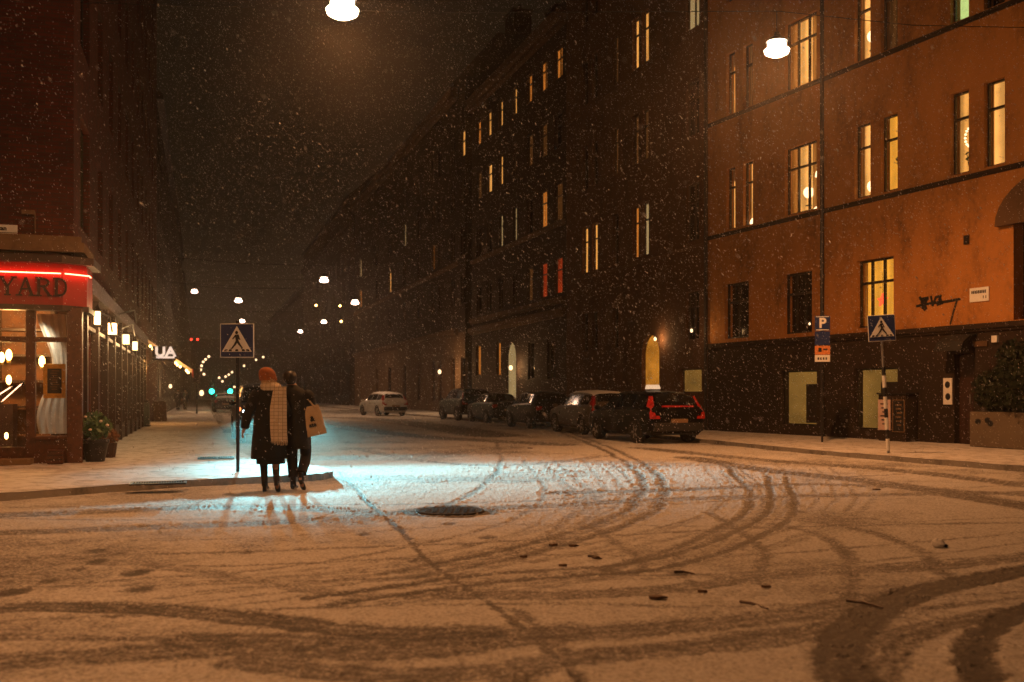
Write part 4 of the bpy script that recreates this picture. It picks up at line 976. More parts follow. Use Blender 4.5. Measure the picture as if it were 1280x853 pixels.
# hanging sign reading UA
p = at(206, 442, 40); o = thing('hanging_sign', 'dark projecting sign with big white letters above the shop door', 'sign', p, rzL - pi / 2)
mb = MB(); mb.box(-.46, .42, -.06, .06, -.28, .28); mb.build('board', MT['black'], o, bevel=.01)
mb = MB(); text_into(mb, 'UA', .52, Matrix.Translation((.02, -.064, .05)), .004, 1.1, bold=.022); mb.box(-.33, .37, -.067, -.0625, -.20, -.12); mb.build('lettering', M_emit('sign_letter_glow', (1, .72, .55), 1.0), o)
for a_, b_ in (((-.46, 0, .2), (-1.0, 0, .2)), ((-.3, 0, -.28), (-.95, 0, -.62))): mb = MB(); mb.tube([a_, b_], .018, 6); mb.build('bracket', MT['steel'], o)
p = at(214, 437, 46); o = thing('small_sign', 'small pale lit box sign behind the dark hanging sign', 'sign', p, rzL - pi / 2); mb = MB(); mb.box(-.22, .22, -.05, .05, -.13, .13); mb.build('frame', MT['black'], o); mb = MB(); mb.box(-.17, .17, -.056, -.052, -.09, .09); mb.build('lit_face', M_emit('pale_blue_sign_face', (.75, .85, 1), 1.6), o)
# awning with bulbs
A0, A1 = at(184, 424, 44.0), at(240, 462, 44.0); W2 = U * 4.5; w3 = Vector((W2[0], W2[1], 0))
o = thing('awning', 'pale sloping awning with a red valance over the far shop', 'awning', A0)
dd = A1 - A0; mb = MB(); mb.loft([[(0, 0, 0), dd, dd + Vector((0, 0, -.13)), Vector((0, 0, -.13))], [w3, w3 + dd, w3 + dd + Vector((0, 0, -.13)), w3 + Vector((0, 0, -.13))]]); mb.build('canopy', MT['white'], o)
mb = MB(); mb.loft([[dd + Vector((.003, 0, .02)), dd + Vector((.05, 0, .02)), dd + Vector((.05, 0, -.30)), dd + Vector((.003, 0, -.30))], [w3 + dd + Vector((.003, 0, .02)), w3 + dd + Vector((.05, 0, .02)), w3 + dd + Vector((.05, 0, -.30)), w3 + dd + Vector((.003, 0, -.30))]]); mb.build('valance', MT['redboard'], o)
o = thing('awning_bulbs', 'string of orange bulbs hanging under the pale awning', 'light garland', A0)
pts = [(.05, .18), (.10, .22), (.18, .20), (.62, .16), (.66, .2), (.72, .19), (.86, .17), (.90, .2)]
mb = MB(); mb.tube([dd * s + Vector((0, .1, -q * .7)) for s, q in pts], .008, 5); mb.build('cable', MT['metal'], o)
for s, q in pts:
    mb = MB(); mb.ball(dd * s + Vector((0, .1, -q - .06)), .06, 8); mb.build('bulb', MT['bulb_warm'], o, smooth=True)
lamp('awning_light', 'POINT', A0 + dd * .4 + Vector((0, -.7, -.7)), 150, (1, .40, .10), None, .2)
# pale post, red door jamb, planter, bin, A-board
p = gpt(165, 530, .11); o = thing('pale_post', 'thin pale post standing by the shop fronts before the bin', 'post', (p.x, p.y, .11)); mb = MB(); mb.tube([(0, 0, 0), (0, 0, 2.7)], .035, 8); mb.build('post', MT['steel'], o); mb = MB(); mb.lathe([(.09, 0), (.09, .04), (.04, .08)], 10); mb.build('foot', MT['metal'], o)
p = gpt(179, 533, .11); o = thing('waste_bin', 'grey green waste bin on the pavement by the shop fronts', 'bin', (p.x, p.y, .11), rzL); mb = MB(); mb.box(-.25, .25, -.25, .25, .05, .95, taper=.03); mb.build('body', MT['bin'], o, bevel=.03); mb = MB(); mb.lathe([(.30, .953), (.30, 1.0), (.1, 1.12)], 4, Matrix.Rotation(pi / 4, 4, 'Z')); mb.build('lid', MT['metal'], o); mb = MB(); mb.box(-.28, .28, -.28, .28, 0, .047); mb.build('base', MT['metal'], o)
def shrub(mb, c, r, n, leaf, squash=1.0):
    for i in range(n):
        u_ = rng.normal(size=3); u_ /= np.linalg.norm(u_); rr = r * rng.random() ** .4
        q = Vector((c[0] + u_[0] * rr, c[1] + u_[1] * rr, c[2] + u_[2] * rr * squash)); a = Vector(rng.normal(size=3)).normalized(); b_ = a.orthogonal().normalized(); l = leaf * (.6 + rng.random() * .8)
        mb.add([q - a * l, q + b_ * l * .45, q + a * l, q - b_ * l * .45], [(0, 1, 2, 3)])
p = gpt(119, 577, .11)
o = thing('flower_pot', 'leafy potted plant with pale flowers at the corner of the restaurant', 'potted plant', (p.x, p.y, .11))
mb = MB(); mb.lathe([(.17, 0), (.24, .34), (.26, .36), (.26, .42), (.22, .42), (.2, .36)], 14); mb.build('pot', MT['metal'], o, smooth=True)
mb = MB(); shrub(mb, (0, 0, .68), .30, 420, .055, .9); mb.build('foliage', MT['leaf'], o)
for q in ((.2, -.22, .78), (.28, -.12, .70), (.02, -.27, .62), (-.1, -.2, .86)):
    mb = MB(); mb.ball(q, .035, 8, .7); mb.build('flower', MT['petal'], o)
p = gpt(134, 572, .11); o = thing('dry_plant_pot', 'low pot of dry brown leaves beside the flowering pot', 'potted plant', (p.x, p.y, .11)); mb = MB(); mb.lathe([(.16, 0), (.2, .3), (.18, .3)], 12); mb.build('pot', MT['wood_dark'], o); mb = MB(); shrub(mb, (0, 0, .42), .24, 240, .05, .6); mb.build('foliage', M_plain('dry_leaf', (.16, .07, .03), .8), o)
y0, y1 = fy(82), fy(65)
o = thing('wooden_crate', 'small dark wooden crate on the pavement below the corner window', 'crate', wL(-.42, (y0 + y1) / 2, .115), rzL); mb = MB(); mb.box(-.10, .10, -.13, .13, 0, .24)
mb.build('box', MT['wood_dark'], o, bevel=.01)
mb = MB(); [mb.box(-.108, -.101, -.135, .135, .02 + .08 * k, .07 + .08 * k) for k in range(3)]; mb.box(-.11, .11, -.14, .14, .242, .26); mb.build('slats', MT['wood'], o)
p = gpt(199, 527, .11); o = thing('folding_board', 'dark folding board standing on the pavement past the bin', 'folding board', (p.x, p.y, .11), rzL - 1.2)
for s in (-1, 1):
    M_ = Matrix.Translation((0, s * .2, 0)) @ Matrix.Rotation(s * .2, 4, 'X'); mb = MB(); mb.box(-.3, .3, -.02, .02, 0, .98, M_); mb.build('panel', MT['wood_dark'], o)
mb = MB(); mb.tube([(-.28, -.12, .4), (-.28, .12, .4)], .012, 6); mb.build('chain', MT['metal'], o)

# ------------------------------------------------------------------ signs
def crossing_sign(label, loc, zc, size, ztop, banded, rz):
    o = thing('crossing_sign', label, 'road sign', loc, rz, 'pedestrian crossing signs')
    h = size / 2
    mb = MB(); mb.box(-h, h, -.012, .008, zc - h, zc + h); mb.build('panel', MT['sign_white'], o, bevel=.004)
    mb = MB(); e = h - size * .022; mb.box(-e, e, -.0155, -.0125, zc - e, zc + e); mb.build('blue_field', MT['blue'], o)
    P = lambda pts: [(x * size, zc + z * size) for x, z in pts]
    mb = MB(); mb.prism(P([(0, .43), (-.445, -.33), (.445, -.33)]), -.0195, -.016); mb.build('white_triangle', MT['sign_white'], o)
    mb = MB()
    def st(a, b_, w0, w1):
        a = Vector(a); b_ = Vector(b_); d = (b_ - a).normalized(); n_ = Vector((-d.y, d.x)); k = (len(mb.v) // 8) % 6
        mb.prism(P([tuple(a + n_ * w0), tuple(b_ + n_ * w1), tuple(b_ - n_ * w1), tuple(a - n_ * w0)]), -.0225 - .0006 * k, -.020)
    mb.prism(P([(-.005 + .042 * math.cos(q), .235 + .05 * math.sin(q)) for q in np.linspace(0, 2 * pi, 14, endpoint=False)]), -.024, -.020)
    st((.0, .175), (.012, -.03), .055, .04); st((-.03, .16), (-.095, .075), .022, .018); st((-.09, .085), (-.125, .04), .017, .014); st((.04, .16), (.075, .05), .022, .018); st((.075, .055), (.10, .02), .017, .014)
    st((.0, -.02), (-.07, -.14), .036, .028); st((-.068, -.13), (-.15, -.235), .026, .02); st((.02, -.02), (.09, -.13), .036, .028); st((.085, -.12), (.165, -.225), .026, .02); st((-.15, -.235), (-.185, -.225), .018, .012); st((.165, -.225), (.135, -.245), .018, .012)
    for x in (-.335, -.20, .20, .335, 0): 
        w = .05
        mb.prism(P([(x * .93 - w * .7, -.255), (x * .93 + w * .7, -.255), (x + w, -.315), (x - w, -.315)]), -.0221, -.020)
    mb.build('pictogram', MT['black'], o)
    mb = MB(); mb.tube([(0, .035, 0), (0, .035, ztop)], .03, 10); mb.build('pole', MT['steel' if banded else 'metal'], o, smooth=True)
    mb = MB(); mb.lathe([(.036, ztop + .001), (.036, ztop + .03), (.02, ztop + .04)], 10, Matrix.Translation((0, .035, 0))); mb.build('cap', MT['metal'], o)
    if banded:
        for i, z in enumerate((.06, .52, .98, 1.44)):
            mb = MB(); mb.lathe([(.042, z), (.042, z + .26)], 12, Matrix.Translation((0, .035, 0))); mb.build('white_band', MT['sign_white'], o)
            mb = MB(); mb.lathe([(.0415, z + .262), (.0415, z + .45)], 12, Matrix.Translation((0, .035, 0))); mb.build('black_band', MT['black'], o)
    mb = MB(); mb.box(-.06, .06, .009, .07, zc - .2, zc - .14); mb.box(-.06, .06, .009, .07, zc + .14, zc + .2); mb.build('clamp', MT['metal'], o)
    return o
g = gpt(296.5, 590, .11); s_ = 42.5 / F * g.y
zc = CH + (HY - 426) / F * g.y
crossing_sign('blue crossing sign on a dark pole left of the two walking people', (g.x, g.y, .11), zc - .11, s_, zc + .30 - .11, False, math.radians(-2))
g = gpt(1111, 567, .11); s_ = 33 / F * g.y; p = at(1101.5, 410, g.y); zc = p.z
o = crossing_sign('blue crossing sign on a pole with black and white bands at the ochre house', (g.x, g.y, .11), zc - .11, s_, zc + .2 - .11, True, math.radians(-4))
o.rotation_euler = (0, math.radians(-3.2), math.radians(-8))
# parking sign
g = gpt(1028, 553, .11); o = thing('parking_sign', 'blue parking sign above smaller plates on a thin pole by the drainpipe', 'road sign', (g.x, g.y, .11), math.radians(-8)); k = g.y / F
zz = lambda py: CH + (HY - py) * k - .11
for nm, a, b_, mt in (('parking_panel', 395, 413.5, 'blue'), ('time_panel', 414.5, 431.5, 'blue'), ('fee_panel', 432.5, 443.5, None), ('lower_panel', 444, 452.5, 'sign_white')):
    mb = MB(); mb.box(-9.2 * k, 9.2 * k, -.012, .008, zz(b_), zz(a)); mb.build(nm, MT[mt] if mt else M_plain('orange_plate', (.65, .22, .06), .5, .3, 20), o, bevel=.003)
mb = MB(); text_into(mb, 'P', 17 * k, Matrix.Translation((0, -.015, zz(404.5))), .002, bold=.012); mb.box(-8 * k, 8 * k, -.0145, -.0125, zz(413), zz(412.2)); mb.box(-8 * k, 8 * k, -.0145, -.0125, zz(396.6), zz(395.8)); mb.build('lettering', MT['sign_white'], o)
mb = MB()
for i in range(4): mb.box((-6 + 3.2 * i) * k, (-4 + 3.2 * i) * k, -.0145, -.0125, zz(450), zz(447))
mb.box(-5 * k, -1 * k, -.0145, -.0125, zz(440), zz(435)); mb.box(1 * k, 6 * k, -.0145, -.0125, zz(438), zz(436)); mb.build('small_lettering', MT['black'], o)
mb = MB(); mb.tube([(0, .035, 0), (0, .035, zz(393))], .028, 8); mb.build('pole', MT['metal'], o, smooth=True)

# cabinet with posters, planter, bush at the ochre house
nO = np.array([-D2[1], D2[0]])
(xa, ya, _), ta = onO(1148, 558, .03); _, tb_ = onO(1113, 558, 0); w = tb_ - ta; o = thing('utility_cabinet', 'brown utility cabinet on the pavement carrying two posters', 'cabinet', (xa, ya, .11), rzO)
mb = MB(); mb.box(0, w, 0, .42, 0, 1.28); mb.build('body', MT['plinth'], o, bevel=.015); mb = MB(); mb.box(-.03, w + .03, -.0, .46, 1.283, 1.33); mb.build('lid', MT['metal'], o); mb = MB(); mb.box(w * .48, w * .49, .421, .425, .1, 1.2); mb.build('door_seam', MT['black'], o)
def poster(label, a, b_, z0, z1, mt, mt2):
    q = OR + D2 * (ta) + nO * (.03 + .43); o = thing('poster', label, 'poster', (q[0], q[1], .11), rzO); mb = MB(); mb.box(a, b_, 0, .012, z0, z1); mb.build('sheet', MT[mt], o)
    mb = MB(); ww = b_ - a
    for i in range(6): mb.box(a + ww * (.2 + .05 * (i % 2)), b_ - ww * (.2 + .08 * (i % 3)), .0125, .015, z1 - .14 - i * .11, z1 - .10 - i * .11)
    mb.build('lettering', MT[mt2], o); return o
poster('pale pink poster with dark writing on the left of the brown cabinet', w * .54, w * .99, .30, 1.14, 'poster_pink', 'black')
o = poster('black framed poster on the right of the brown cabinet', w * .06, w * .44, .28, 1.12, 'black', 'stone'); mb = MB(); a, b_ = w * .06, w * .44
for q in ((a - .025, a, .26, 1.14), (b_, b_ + .025, .26, 1.14), (a, b_, .255, .279), (a, b_, 1.121, 1.145)): mb.box(q[0], q[1], 0, .02, q[2], q[3])
mb.build('frame', MT['stone'], o)
(xa, ya, _), tp = onO(1241, 565, .02); o = thing('planter', 'long pale concrete planter box with dark splashes below the bush', 'planter', (xa, ya, .11), rzO)
mb = MB(); mb.box(-3.2, 0, 0, .8, 0, .86); mb.build('box', MT['concrete'], o, bevel=.02); mb = MB(); mb.box(-3.1, -.1, .1, .7, .862, .89); mb.build('soil', MT['rubber'], o)
mb = MB(); 
for c in ((-.25, .80, .62), (-.52, .80, .66), (-.6, .80, .58)): mb.ball((c[0], c[1] + .002, c[2]), .09, 8, .8, 1, .05)
mb.build('splash', MT['black'], o)
q = OR + D2 * (tp - 1.55) + nO * .45; o = thing('bush', 'large dark evergreen bush rising from the concrete planter', 'bush', (q[0], q[1], 1.0), rzO)
mb = MB()
for i in range(7): mb.tube([(-1.2 + .4 * i, 0, 0), (-1.3 + .42 * i, .05, .9), (-1.25 + .4 * i + .1, 0, 1.5)], [.02, .015, .006], 5)
mb.build('stems', MT['wood_dark'], o)
mb = MB(); shrub(mb, (0, 0, .65), 1.0, 3800, .06, .75); shrub(mb, (1.0, 0, .5), .62, 1700, .06, .9); shrub(mb, (.5, .0, 1.2), .5, 1000, .06, 1.1); shrub(mb, (-1.0, 0, .5), .6, 1000, .06, .9); mb.build('foliage', MT['foliage'], o)
# window decorations on the ochre house (they stand on the sills inside)
def deco(px, py, kind, label):
    (x, y, z), _ = onO(px, py, -.255)
    o = thing({'orb': 'table_lamp', 'wreath': 'lit_wreath', 'pot': 'window_plant', 'star': 'paper_star', 'cone': 'pendant_lamp'}[kind], label, {'orb': 'lamp', 'wreath': 'wreath', 'pot': 'plant', 'star': 'star', 'cone': 'lamp'}[kind], (x, y, z), rzO)
    if kind == 'orb':
        mb = MB(); mb.ball((0, 0, 0), .17, 12, 1.05); mb.build('shade', MT['bulb_white'], o, smooth=True); mb = MB(); mb.lathe([(.10, -.42), (.10, -.40), (.015, -.38), (.015, -.17)], 10); mb.build('stand', MT['metal'], o)
    if kind == 'wreath':
        for k in range(16):
            q = k / 16 * 2 * pi; mb = MB(); mb.ball((.16 * math.cos(q), .02, .24 * math.sin(q)), .035, 6); mb.build('bulb', MT['bulb_white'], o)
        mb = MB(); mb.tube([(.16 * math.cos(q), 0, .24 * math.sin(q)) for q in np.linspace(0, 2 * pi, 20)], .018, 6); mb.build('ring', MT['foliage'], o)
    if kind == 'pot':
        mb = MB(); mb.lathe([(.07, -.12), (.1, .02), (.09, .02)], 10); mb.build('pot', MT['metal'], o); mb = MB(); shrub(mb, (0, 0, .18), .16, 80, .05); mb.build('foliage', MT['leaf'], o)
    if kind == 'star':
        P = [((.20 if i % 2 == 0 else .09) * math.sin(i * pi / 5), (.20 if i % 2 == 0 else .09) * math.cos(i * pi / 5)) for i in range(10)]; mb = MB(); mb.prism(P, -.03, .03); mb.build('star_body', M_emit('red_star_glow', (1, .10, .03), 1.6), o); mb = MB(); mb.tube([(0, 0, .2), (0, 0, .8)], .006, 5); mb.build('cord', MT['metal'], o)
    if kind == 'cone':
        mb = MB(); mb.lathe([(.13, -.10), (.10, .06), (.03, .12)], 12); mb.build('shade', MT['bulb_white'], o); mb = MB(); mb.tube([(0, 0, .12), (0, 0, .55)], .006, 5); mb.build('cord', MT['metal'], o)
deco(1003, 240, 'orb', 'round white lamp in the wide three part window'); deco(1016, 216, 'cone', 'white pendant lamp high in the wide three part window'); deco(1015, 264, 'orb', 'low white lamp at the right edge of the wide three part window')
deco(1205, 170, 'wreath', 'glowing wreath of bulbs hanging in the second floor window'); deco(1206, 202, 'pot', 'dark potted plant on the sill below the glowing wreath')
deco(1083, 232, 'orb', 'white lamp at the foot of the tall window left of the yellow one'); deco(1119, 208, 'pot', 'plant on the sill of the bright yellow window'); deco(1095, 375, 'star', 'red paper star in the ochre house first floor window')
deco(936, 278, 'orb', 'white lamp on the sill of the narrow paired window'); deco(1107, 514, 'pot', 'leafy plant in the shop window behind the banded pole'); deco(1083, 44, 'orb', 'white lamp in the top floor window near the bright street lamp')

# grates, manhole, litter on the ground
def grate(label, px, py, z, w, d, n):
    g = gpt(px, py, z); o = thing('drain_grate', label, 'grate', (g.x, g.y, z + .006), math.radians(17), 'pavement grates'); mb = MB()
    mb.box(-w / 2, w / 2, -d / 2, -d / 2 + .03, 0, .022); mb.box(-w / 2, w / 2, d / 2 - .03, d / 2, 0, .022); mb.box(-w / 2, -w / 2 + .03, -d / 2 + .03, d / 2 - .03, 0, .022); mb.box(w / 2 - .03, w / 2, -d / 2 + .03, d / 2 - .03, 0, .022); mb.build('frame', MT['metal'], o)
    mb = MB()
    for i in range(1, n): x = -w / 2 + w * i / n; mb.box(x - .006, x + .006, -d / 2 + .03, d / 2 - .03, .002, .020)
    mb.build('bars', MT['metal'], o); mb = MB(); mb.box(-w / 2 + .03, w / 2 - .03, -d / 2 + .03, d / 2 - .03, 0, .0018); mb.build('pit', MT['black'], o)
grate('dark iron grate in the pavement snow nearest the kerb', 198, 605.5, .112, .76, .40, 22)
grate('iron grate in the pavement further back behind the sign pole', 270, 573.5, .112, .70, .46, 16)
g = gpt(563, 639); o = thing('manhole_cover', 'round dark wet manhole cover in the snowy road', 'manhole cover', (g.x, g.y, .002)); mb = MB(); mb.lathe([(.41, -.03), (.41, .006), (.38, .010), (.36, .006)], 32); mb.build('rim', MT['metal'], o); mb = MB(); mb.lathe([(.358, -.01), (.358, .004)], 32)
for i in range(-3, 4):
    for j in range(-3, 4):
        if i * i + j * j < 11: mb.box(i * .09 - .025, i * .09 + .025, j * .09 - .025, j * .09 + .025, .0042, .010)
mb.build('lid', MT['black'], o)
g = gpt(1173, 684); o = thing('snow_lump', 'pale lump of snow with a dark underside lying on the road at right', 'snow lump', g); mb = MB(); mb.ball((0, 0, .03), .06, 12, .7)
for i, v in enumerate(mb.v): mb.v[i] = tuple(np.array(v) * (1 + rng.normal(0, .08)))
tag(mb.build('snow_chunk', MT['snow'], o, smooth=True)); mb = MB(); mb.ball((.05, .01, .012), .045, 8, .4); mb.build('dark_blob', MT['black'], o)  # small black blob at the foot of the lump
LIT = [(820, 749, .10, 'curled dark leaf lying on the road, the largest of the scatter'), (716, 684, .07, 'dark leaf on the road beside the long thin twig marks'), (692, 683, .06, 'small dark leaf left of another leaf on the road'), (655, 698, .05, 'thin dark leaf in the middle of the road'), (745, 699, .05, 'dark leaf fragment on the road right of the middle'), (704, 709, .05, 'dark leaf fragment lower in the middle of the road'), (1095, 613, .09, 'dark flat scrap on the road toward the far right pavement'), (878, 742, .05, 'small dark scrap near the largest leaf'), (958, 736, .05, 'small dark scrap right of the largest leaf'), (663, 561, .12, 'dark scrap far out on the road before the parked cars')]
for px, py, r_, lb in LIT:
    g = gpt(px, py); r_ *= .62; o = MB(); n = 9; ang = rng.random() * 6
    ring = [(r_ * (1 + .35 * math.sin(3 * q + ang)) * math.cos(q), r_ * .6 * (1 + .3 * math.cos(2 * q + ang)) * math.sin(q)) for q in np.linspace(0, 2 * pi, n, endpoint=False)]
    o.add([(x, y, .010 + .012 * math.sin(k * 2.1) ** 2) for k, (x, y) in enumerate(ring)] + [(x * .95, y * .95, .0) for x, y in ring], [list(range(n)), list(reversed(range(n, 2 * n)))] + [[i, (i + 1) % n, (i + 1) % n + n, i + n] for i in range(n)])
    ob = o.build('fallen_leaf', MT['litter']); ob.location = (g.x, g.y, .006); tag(ob, lb, 'leaf', 'leaves and scraps on the road')
for (a, b_, lb) in (((843, 717), (868, 719), 'short dark twig on the road left of the longest twig'), ((925, 754), (960, 763), 'longest dark twig on the road in the foreground'), ((1058, 752), (1104, 762), 'thick dark twig by the wide bare tyre track'), ((735, 697), (752, 700), 'tiny dark twig in the middle of the road')):
    p, q = gpt(*a), gpt(*b_); o = MB(); mid = (p + q) / 2 + Vector((0, .05, .012)); o.tube([Vector((0, 0, .012)), mid - p, q - p + Vector((0, 0, .01))], [.012, .010, .006], 6); ob = o.build('twig', MT['wood_dark']); ob.location = p; tag(ob, lb, 'twig', 'twigs on the road')
# ------------------------------------------------------------------ cars  (local x forward, y left, z up)
KINDS = {
 # x, z_bottom, z_shoulder, z_roof, half width, half width of roof
 'estate': ([(-2.36, .42, .78, .84, .74, .66), (-2.30, .30, .93, 1.00, .82, .70), (-2.18, .26, .97, 1.12, .87, .68), (-1.95, .24, .99, 1.38, .90, .63), (-1.75, .24, .99, 1.45, .91, .63), (-.8, .22, .97, 1.50, .91, .64), (.2, .22, .95, 1.49, .91, .63), (.55, .22, .94, 1.42, .91, .63), (1.25, .22, .93, 1.00, .90, .74), (1.5, .23, .90, .95, .89, .74), (2.05, .25, .80, .84, .85, .70), (2.28, .30, .68, .72, .78, .62), (2.36, .40, .58, .60, .70, .56)], (-1.42, 1.38), .32),
 'hatch': ([(-2.02, .42, .78, .84, .70, .62), (-1.96, .30, .95, 1.02, .80, .66), (-1.84, .26, .99, 1.16, .84, .64), (-1.58, .24, 1.0, 1.40, .87, .61), (-1.3, .24, 1.0, 1.47, .88, .61), (-.5, .22, .98, 1.52, .88, .62), (.2, .22, .96, 1.49, .88, .61), (.5, .22, .95, 1.42, .88, .61), (1.1, .22, .93, 1.02, .87, .70), (1.4, .23, .90, .95, .86, .70), (1.8, .25, .80, .84, .82, .66), (1.98, .30, .68, .72, .75, .6), (2.05, .4, .58, .6, .66, .54)], (-1.25, 1.22), .31),
 'suv': ([(-2.25, .50, .95, 1.0, .76, .68), (-2.18, .40, 1.08, 1.16, .86, .72), (-2.05, .34, 1.12, 1.36, .91, .70), (-1.88, .32, 1.13, 1.58, .93, .68), (-1.6, .32, 1.13, 1.68, .94, .68), (-.6, .30, 1.12, 1.72, .94, .69), (.2, .30, 1.10, 1.70, .94, .68), (.55, .30, 1.09, 1.62, .94, .68), (1.15, .30, 1.08, 1.17, .93, .78), (1.4, .31, 1.05, 1.12, .92, .78), (1.95, .34, .98, 1.03, .89, .76), (2.18, .40, .84, .90, .82, .7), (2.25, .5, .74, .76, .74, .62)], (-1.38, 1.36), .36),
 'saloon': ([(-2.3, .42, .80, .86, .72, .62), (-2.24, .30, .95, 1.0, .82, .68), (-2.0, .26, .98, 1.03, .87, .70), (-1.65, .24, .99, 1.07, .89, .68), (-1.05, .24, .98, 1.38, .90, .60), (-.8, .22, .97, 1.43, .90, .60), (-.2, .22, .95, 1.45, .90, .61), (.2, .22, .94, 1.43, .90, .61), (.5, .22, .93, 1.35, .90, .61), (1.15, .22, .92, .98, .89, .72), (1.5, .23, .89, .93, .88, .72), (2.05, .25, .80, .84, .84, .70), (2.26, .30, .68, .72, .77, .62), (2.33, .4, .58, .60, .68, .55)], (-1.4, 1.36), .31),
}
def car(name, label, cat, kind, loc, rz, mt, snow=0.0, tails='tail_off', group=None, front=False, plate=True, heads=None):
    K, axles, wr = KINDS[kind]; K = np.array(K)
    root = thing(name, label, cat, loc, rz, group)
    xs = sorted(set(list(K[:, 0]) + list(np.linspace(K[0, 0], K[-1, 0], 44))))
    def ring(x):
        v = [np.interp(x, K[:, 0], K[:, i]) for i in range(1, 6)]; zb, zs, zr, hw, hr = v
        return [(0, zb), (.84 * hw, zb), (.97 * hw, zb + .10), (hw, zb + (zs - zb) * .55), (.985 * hw, zs - .02), (.95 * hw, min(zs + .025, zr - .004)), (hr + .02, zr - .055 * (zr > zs + .15) - .004), (hr * .86, zr - .006), (0, zr + .022)]
    def full(x): h = ring(x); return [(x, y, z) for y, z in h] + [(x, -y, z) for y, z in reversed(h[1:-1])]
    # trim the body over each wheel: lift the lower side points
    rings = []
    for x in sorted(set(xs + [a + wr * 1.22 * s for a in axles for s in (-1, -.9, -.7, -.4, 0, .4, .7, .9, 1)])):
        r = full(x)
        rings.append(r)
    mb = MB(); mb.loft(rings); body = mb.build('body', MT[mt], root, smooth=30)
    def patch(nm, x0, x1, ka, kb, side, ins=.08, off=.012, mat_='glass_dark', nx=8):
        mb = MB(); R_ = []
        for i in range(nx + 1):
            x = x0 + (x1 - x0) * i / nx; h = ring(x); a, b_ = np.array(h[ka]), np.array(h[kb]); row = []
            for s in (ins, .5, 1 - ins):
                p = a + (b_ - a) * s; row.append((x, side * (p[0] + off), p[1] + off * .4))
            R_.append(row)
        mb.loft(R_, False, False); return mb.build(nm, MT[mat_], root, smooth=True)
    roof = [k for k in K if k[3] > k[2] + .3]; xa, xb = roof[0][0], roof[-1][0]
    xw = [k[0] for k in K if k[0] > xb][0]; xr = [k[0] for k in K if k[0] < xa][-1]
    for side in (-1, 1):
        L_ = xb - xa; ed = [xa + .02, xa + L_ * .30, xa + L_ * .66, xb + .28]
        for i in range(3): patch('side_window', ed[i] + .04, ed[i + 1] - .04, 5, 6, side)
    def sheet(nm, x0, x1, wfrac, up, mat_, nx=7, ny=8, ox=0.0):
        mb = MB(); R_ = []
        for i in range(nx + 1):
            x = x0 + (x1 - x0) * i / nx; h = ring(x); row = []
            for j in range(ny + 1):
                s = (j / ny * 2 - 1) * wfrac; y = abs(s) * h[6][0]; y0 = h[7][0]
                z = h[8][1] + (h[7][1] - h[8][1]) * min(1, y / y0) if y <= y0 else h[7][1] + (h[6][1] - h[7][1]) * (y - y0) / max(1e-4, h[6][0] - y0)
                row.append((x + ox, math.copysign(y, s), z + (up(x, s) if callable(up) else up)))
            R_.append(row)
        mb.loft(R_, False, False); return mb.build(nm, MT[mat_], root, smooth=True)
    sheet('windscreen', xb + .06, xw - .06, .90, .012, 'glass_dark', ox=.012)
    sheet('rear_window', xr + .02, xa + .06, .88, .014, 'glass_dark', ox=-.012)
    if snow:
        up = lambda x, s: .02 + snow * (.5 + .5 * math.cos(s * 2.6)) * (.7 + .3 * math.sin(x * 9 + s * 4))
        sheet('snow_cover', xa - .05, xb + .02, 1.0, up, 'snow', 12, 10); 
        if snow > .02: sheet('snow_cover', xw + .08, K[-3, 0], 1.02, up, 'snow', 10, 10); sheet('snow_cover', xr - .02, xa - .25, .95, lambda x, s: .03, 'snow', 5, 8, ox=-.02)
    hw = K[len(K) // 2, 4]
    for ax in axles:
        for s in (-1, 1):
            M_ = Matrix.Translation((ax, s * (hw - .13), wr)) @ Matrix.Rotation(-s * pi / 2, 4, 'X')
            mb = MB(); mb.lathe([(wr * .60, -.09), (wr * .93, -.10), (wr, -.06), (wr, .10), (wr * .93, .145), (wr * .62, .14)], 24, M_); w_ = mb.build('wheel', MT['rubber'], root, smooth=True)
            mb = MB(); mb.lathe([(wr * .61, .10), (wr * .60, .125), (wr * .15, .13), (.02, .135)], 20, M_)
            for k in range(5): mb.box(.05, wr * .58, -.03, .03, .128, .142, M_ @ Matrix.Rotation(k * 2 * pi / 5, 4, 'Z'))
            mb.build('rim', MT['steel'], w_, smooth=True)
            mb = MB(); q = np.linspace(-.25, pi + .25, 18); ro, ri = wr * 1.22, wr * 1.06
            yo = s * (hw + .004); out_ = [(ax + ro * math.cos(t_), wr + ro * math.sin(t_)) for t_ in q] + [(ax + ri * .0 + ri * math.cos(t_), wr + ri * math.sin(t_)) for t_ in reversed(q)]
            mb.prism(out_, yo - s * .06, yo + s * .012); mb.build('wheel_arch', MT['rubber'], root)
    xr0 = K[0, 0]; zs = K[1, 2]
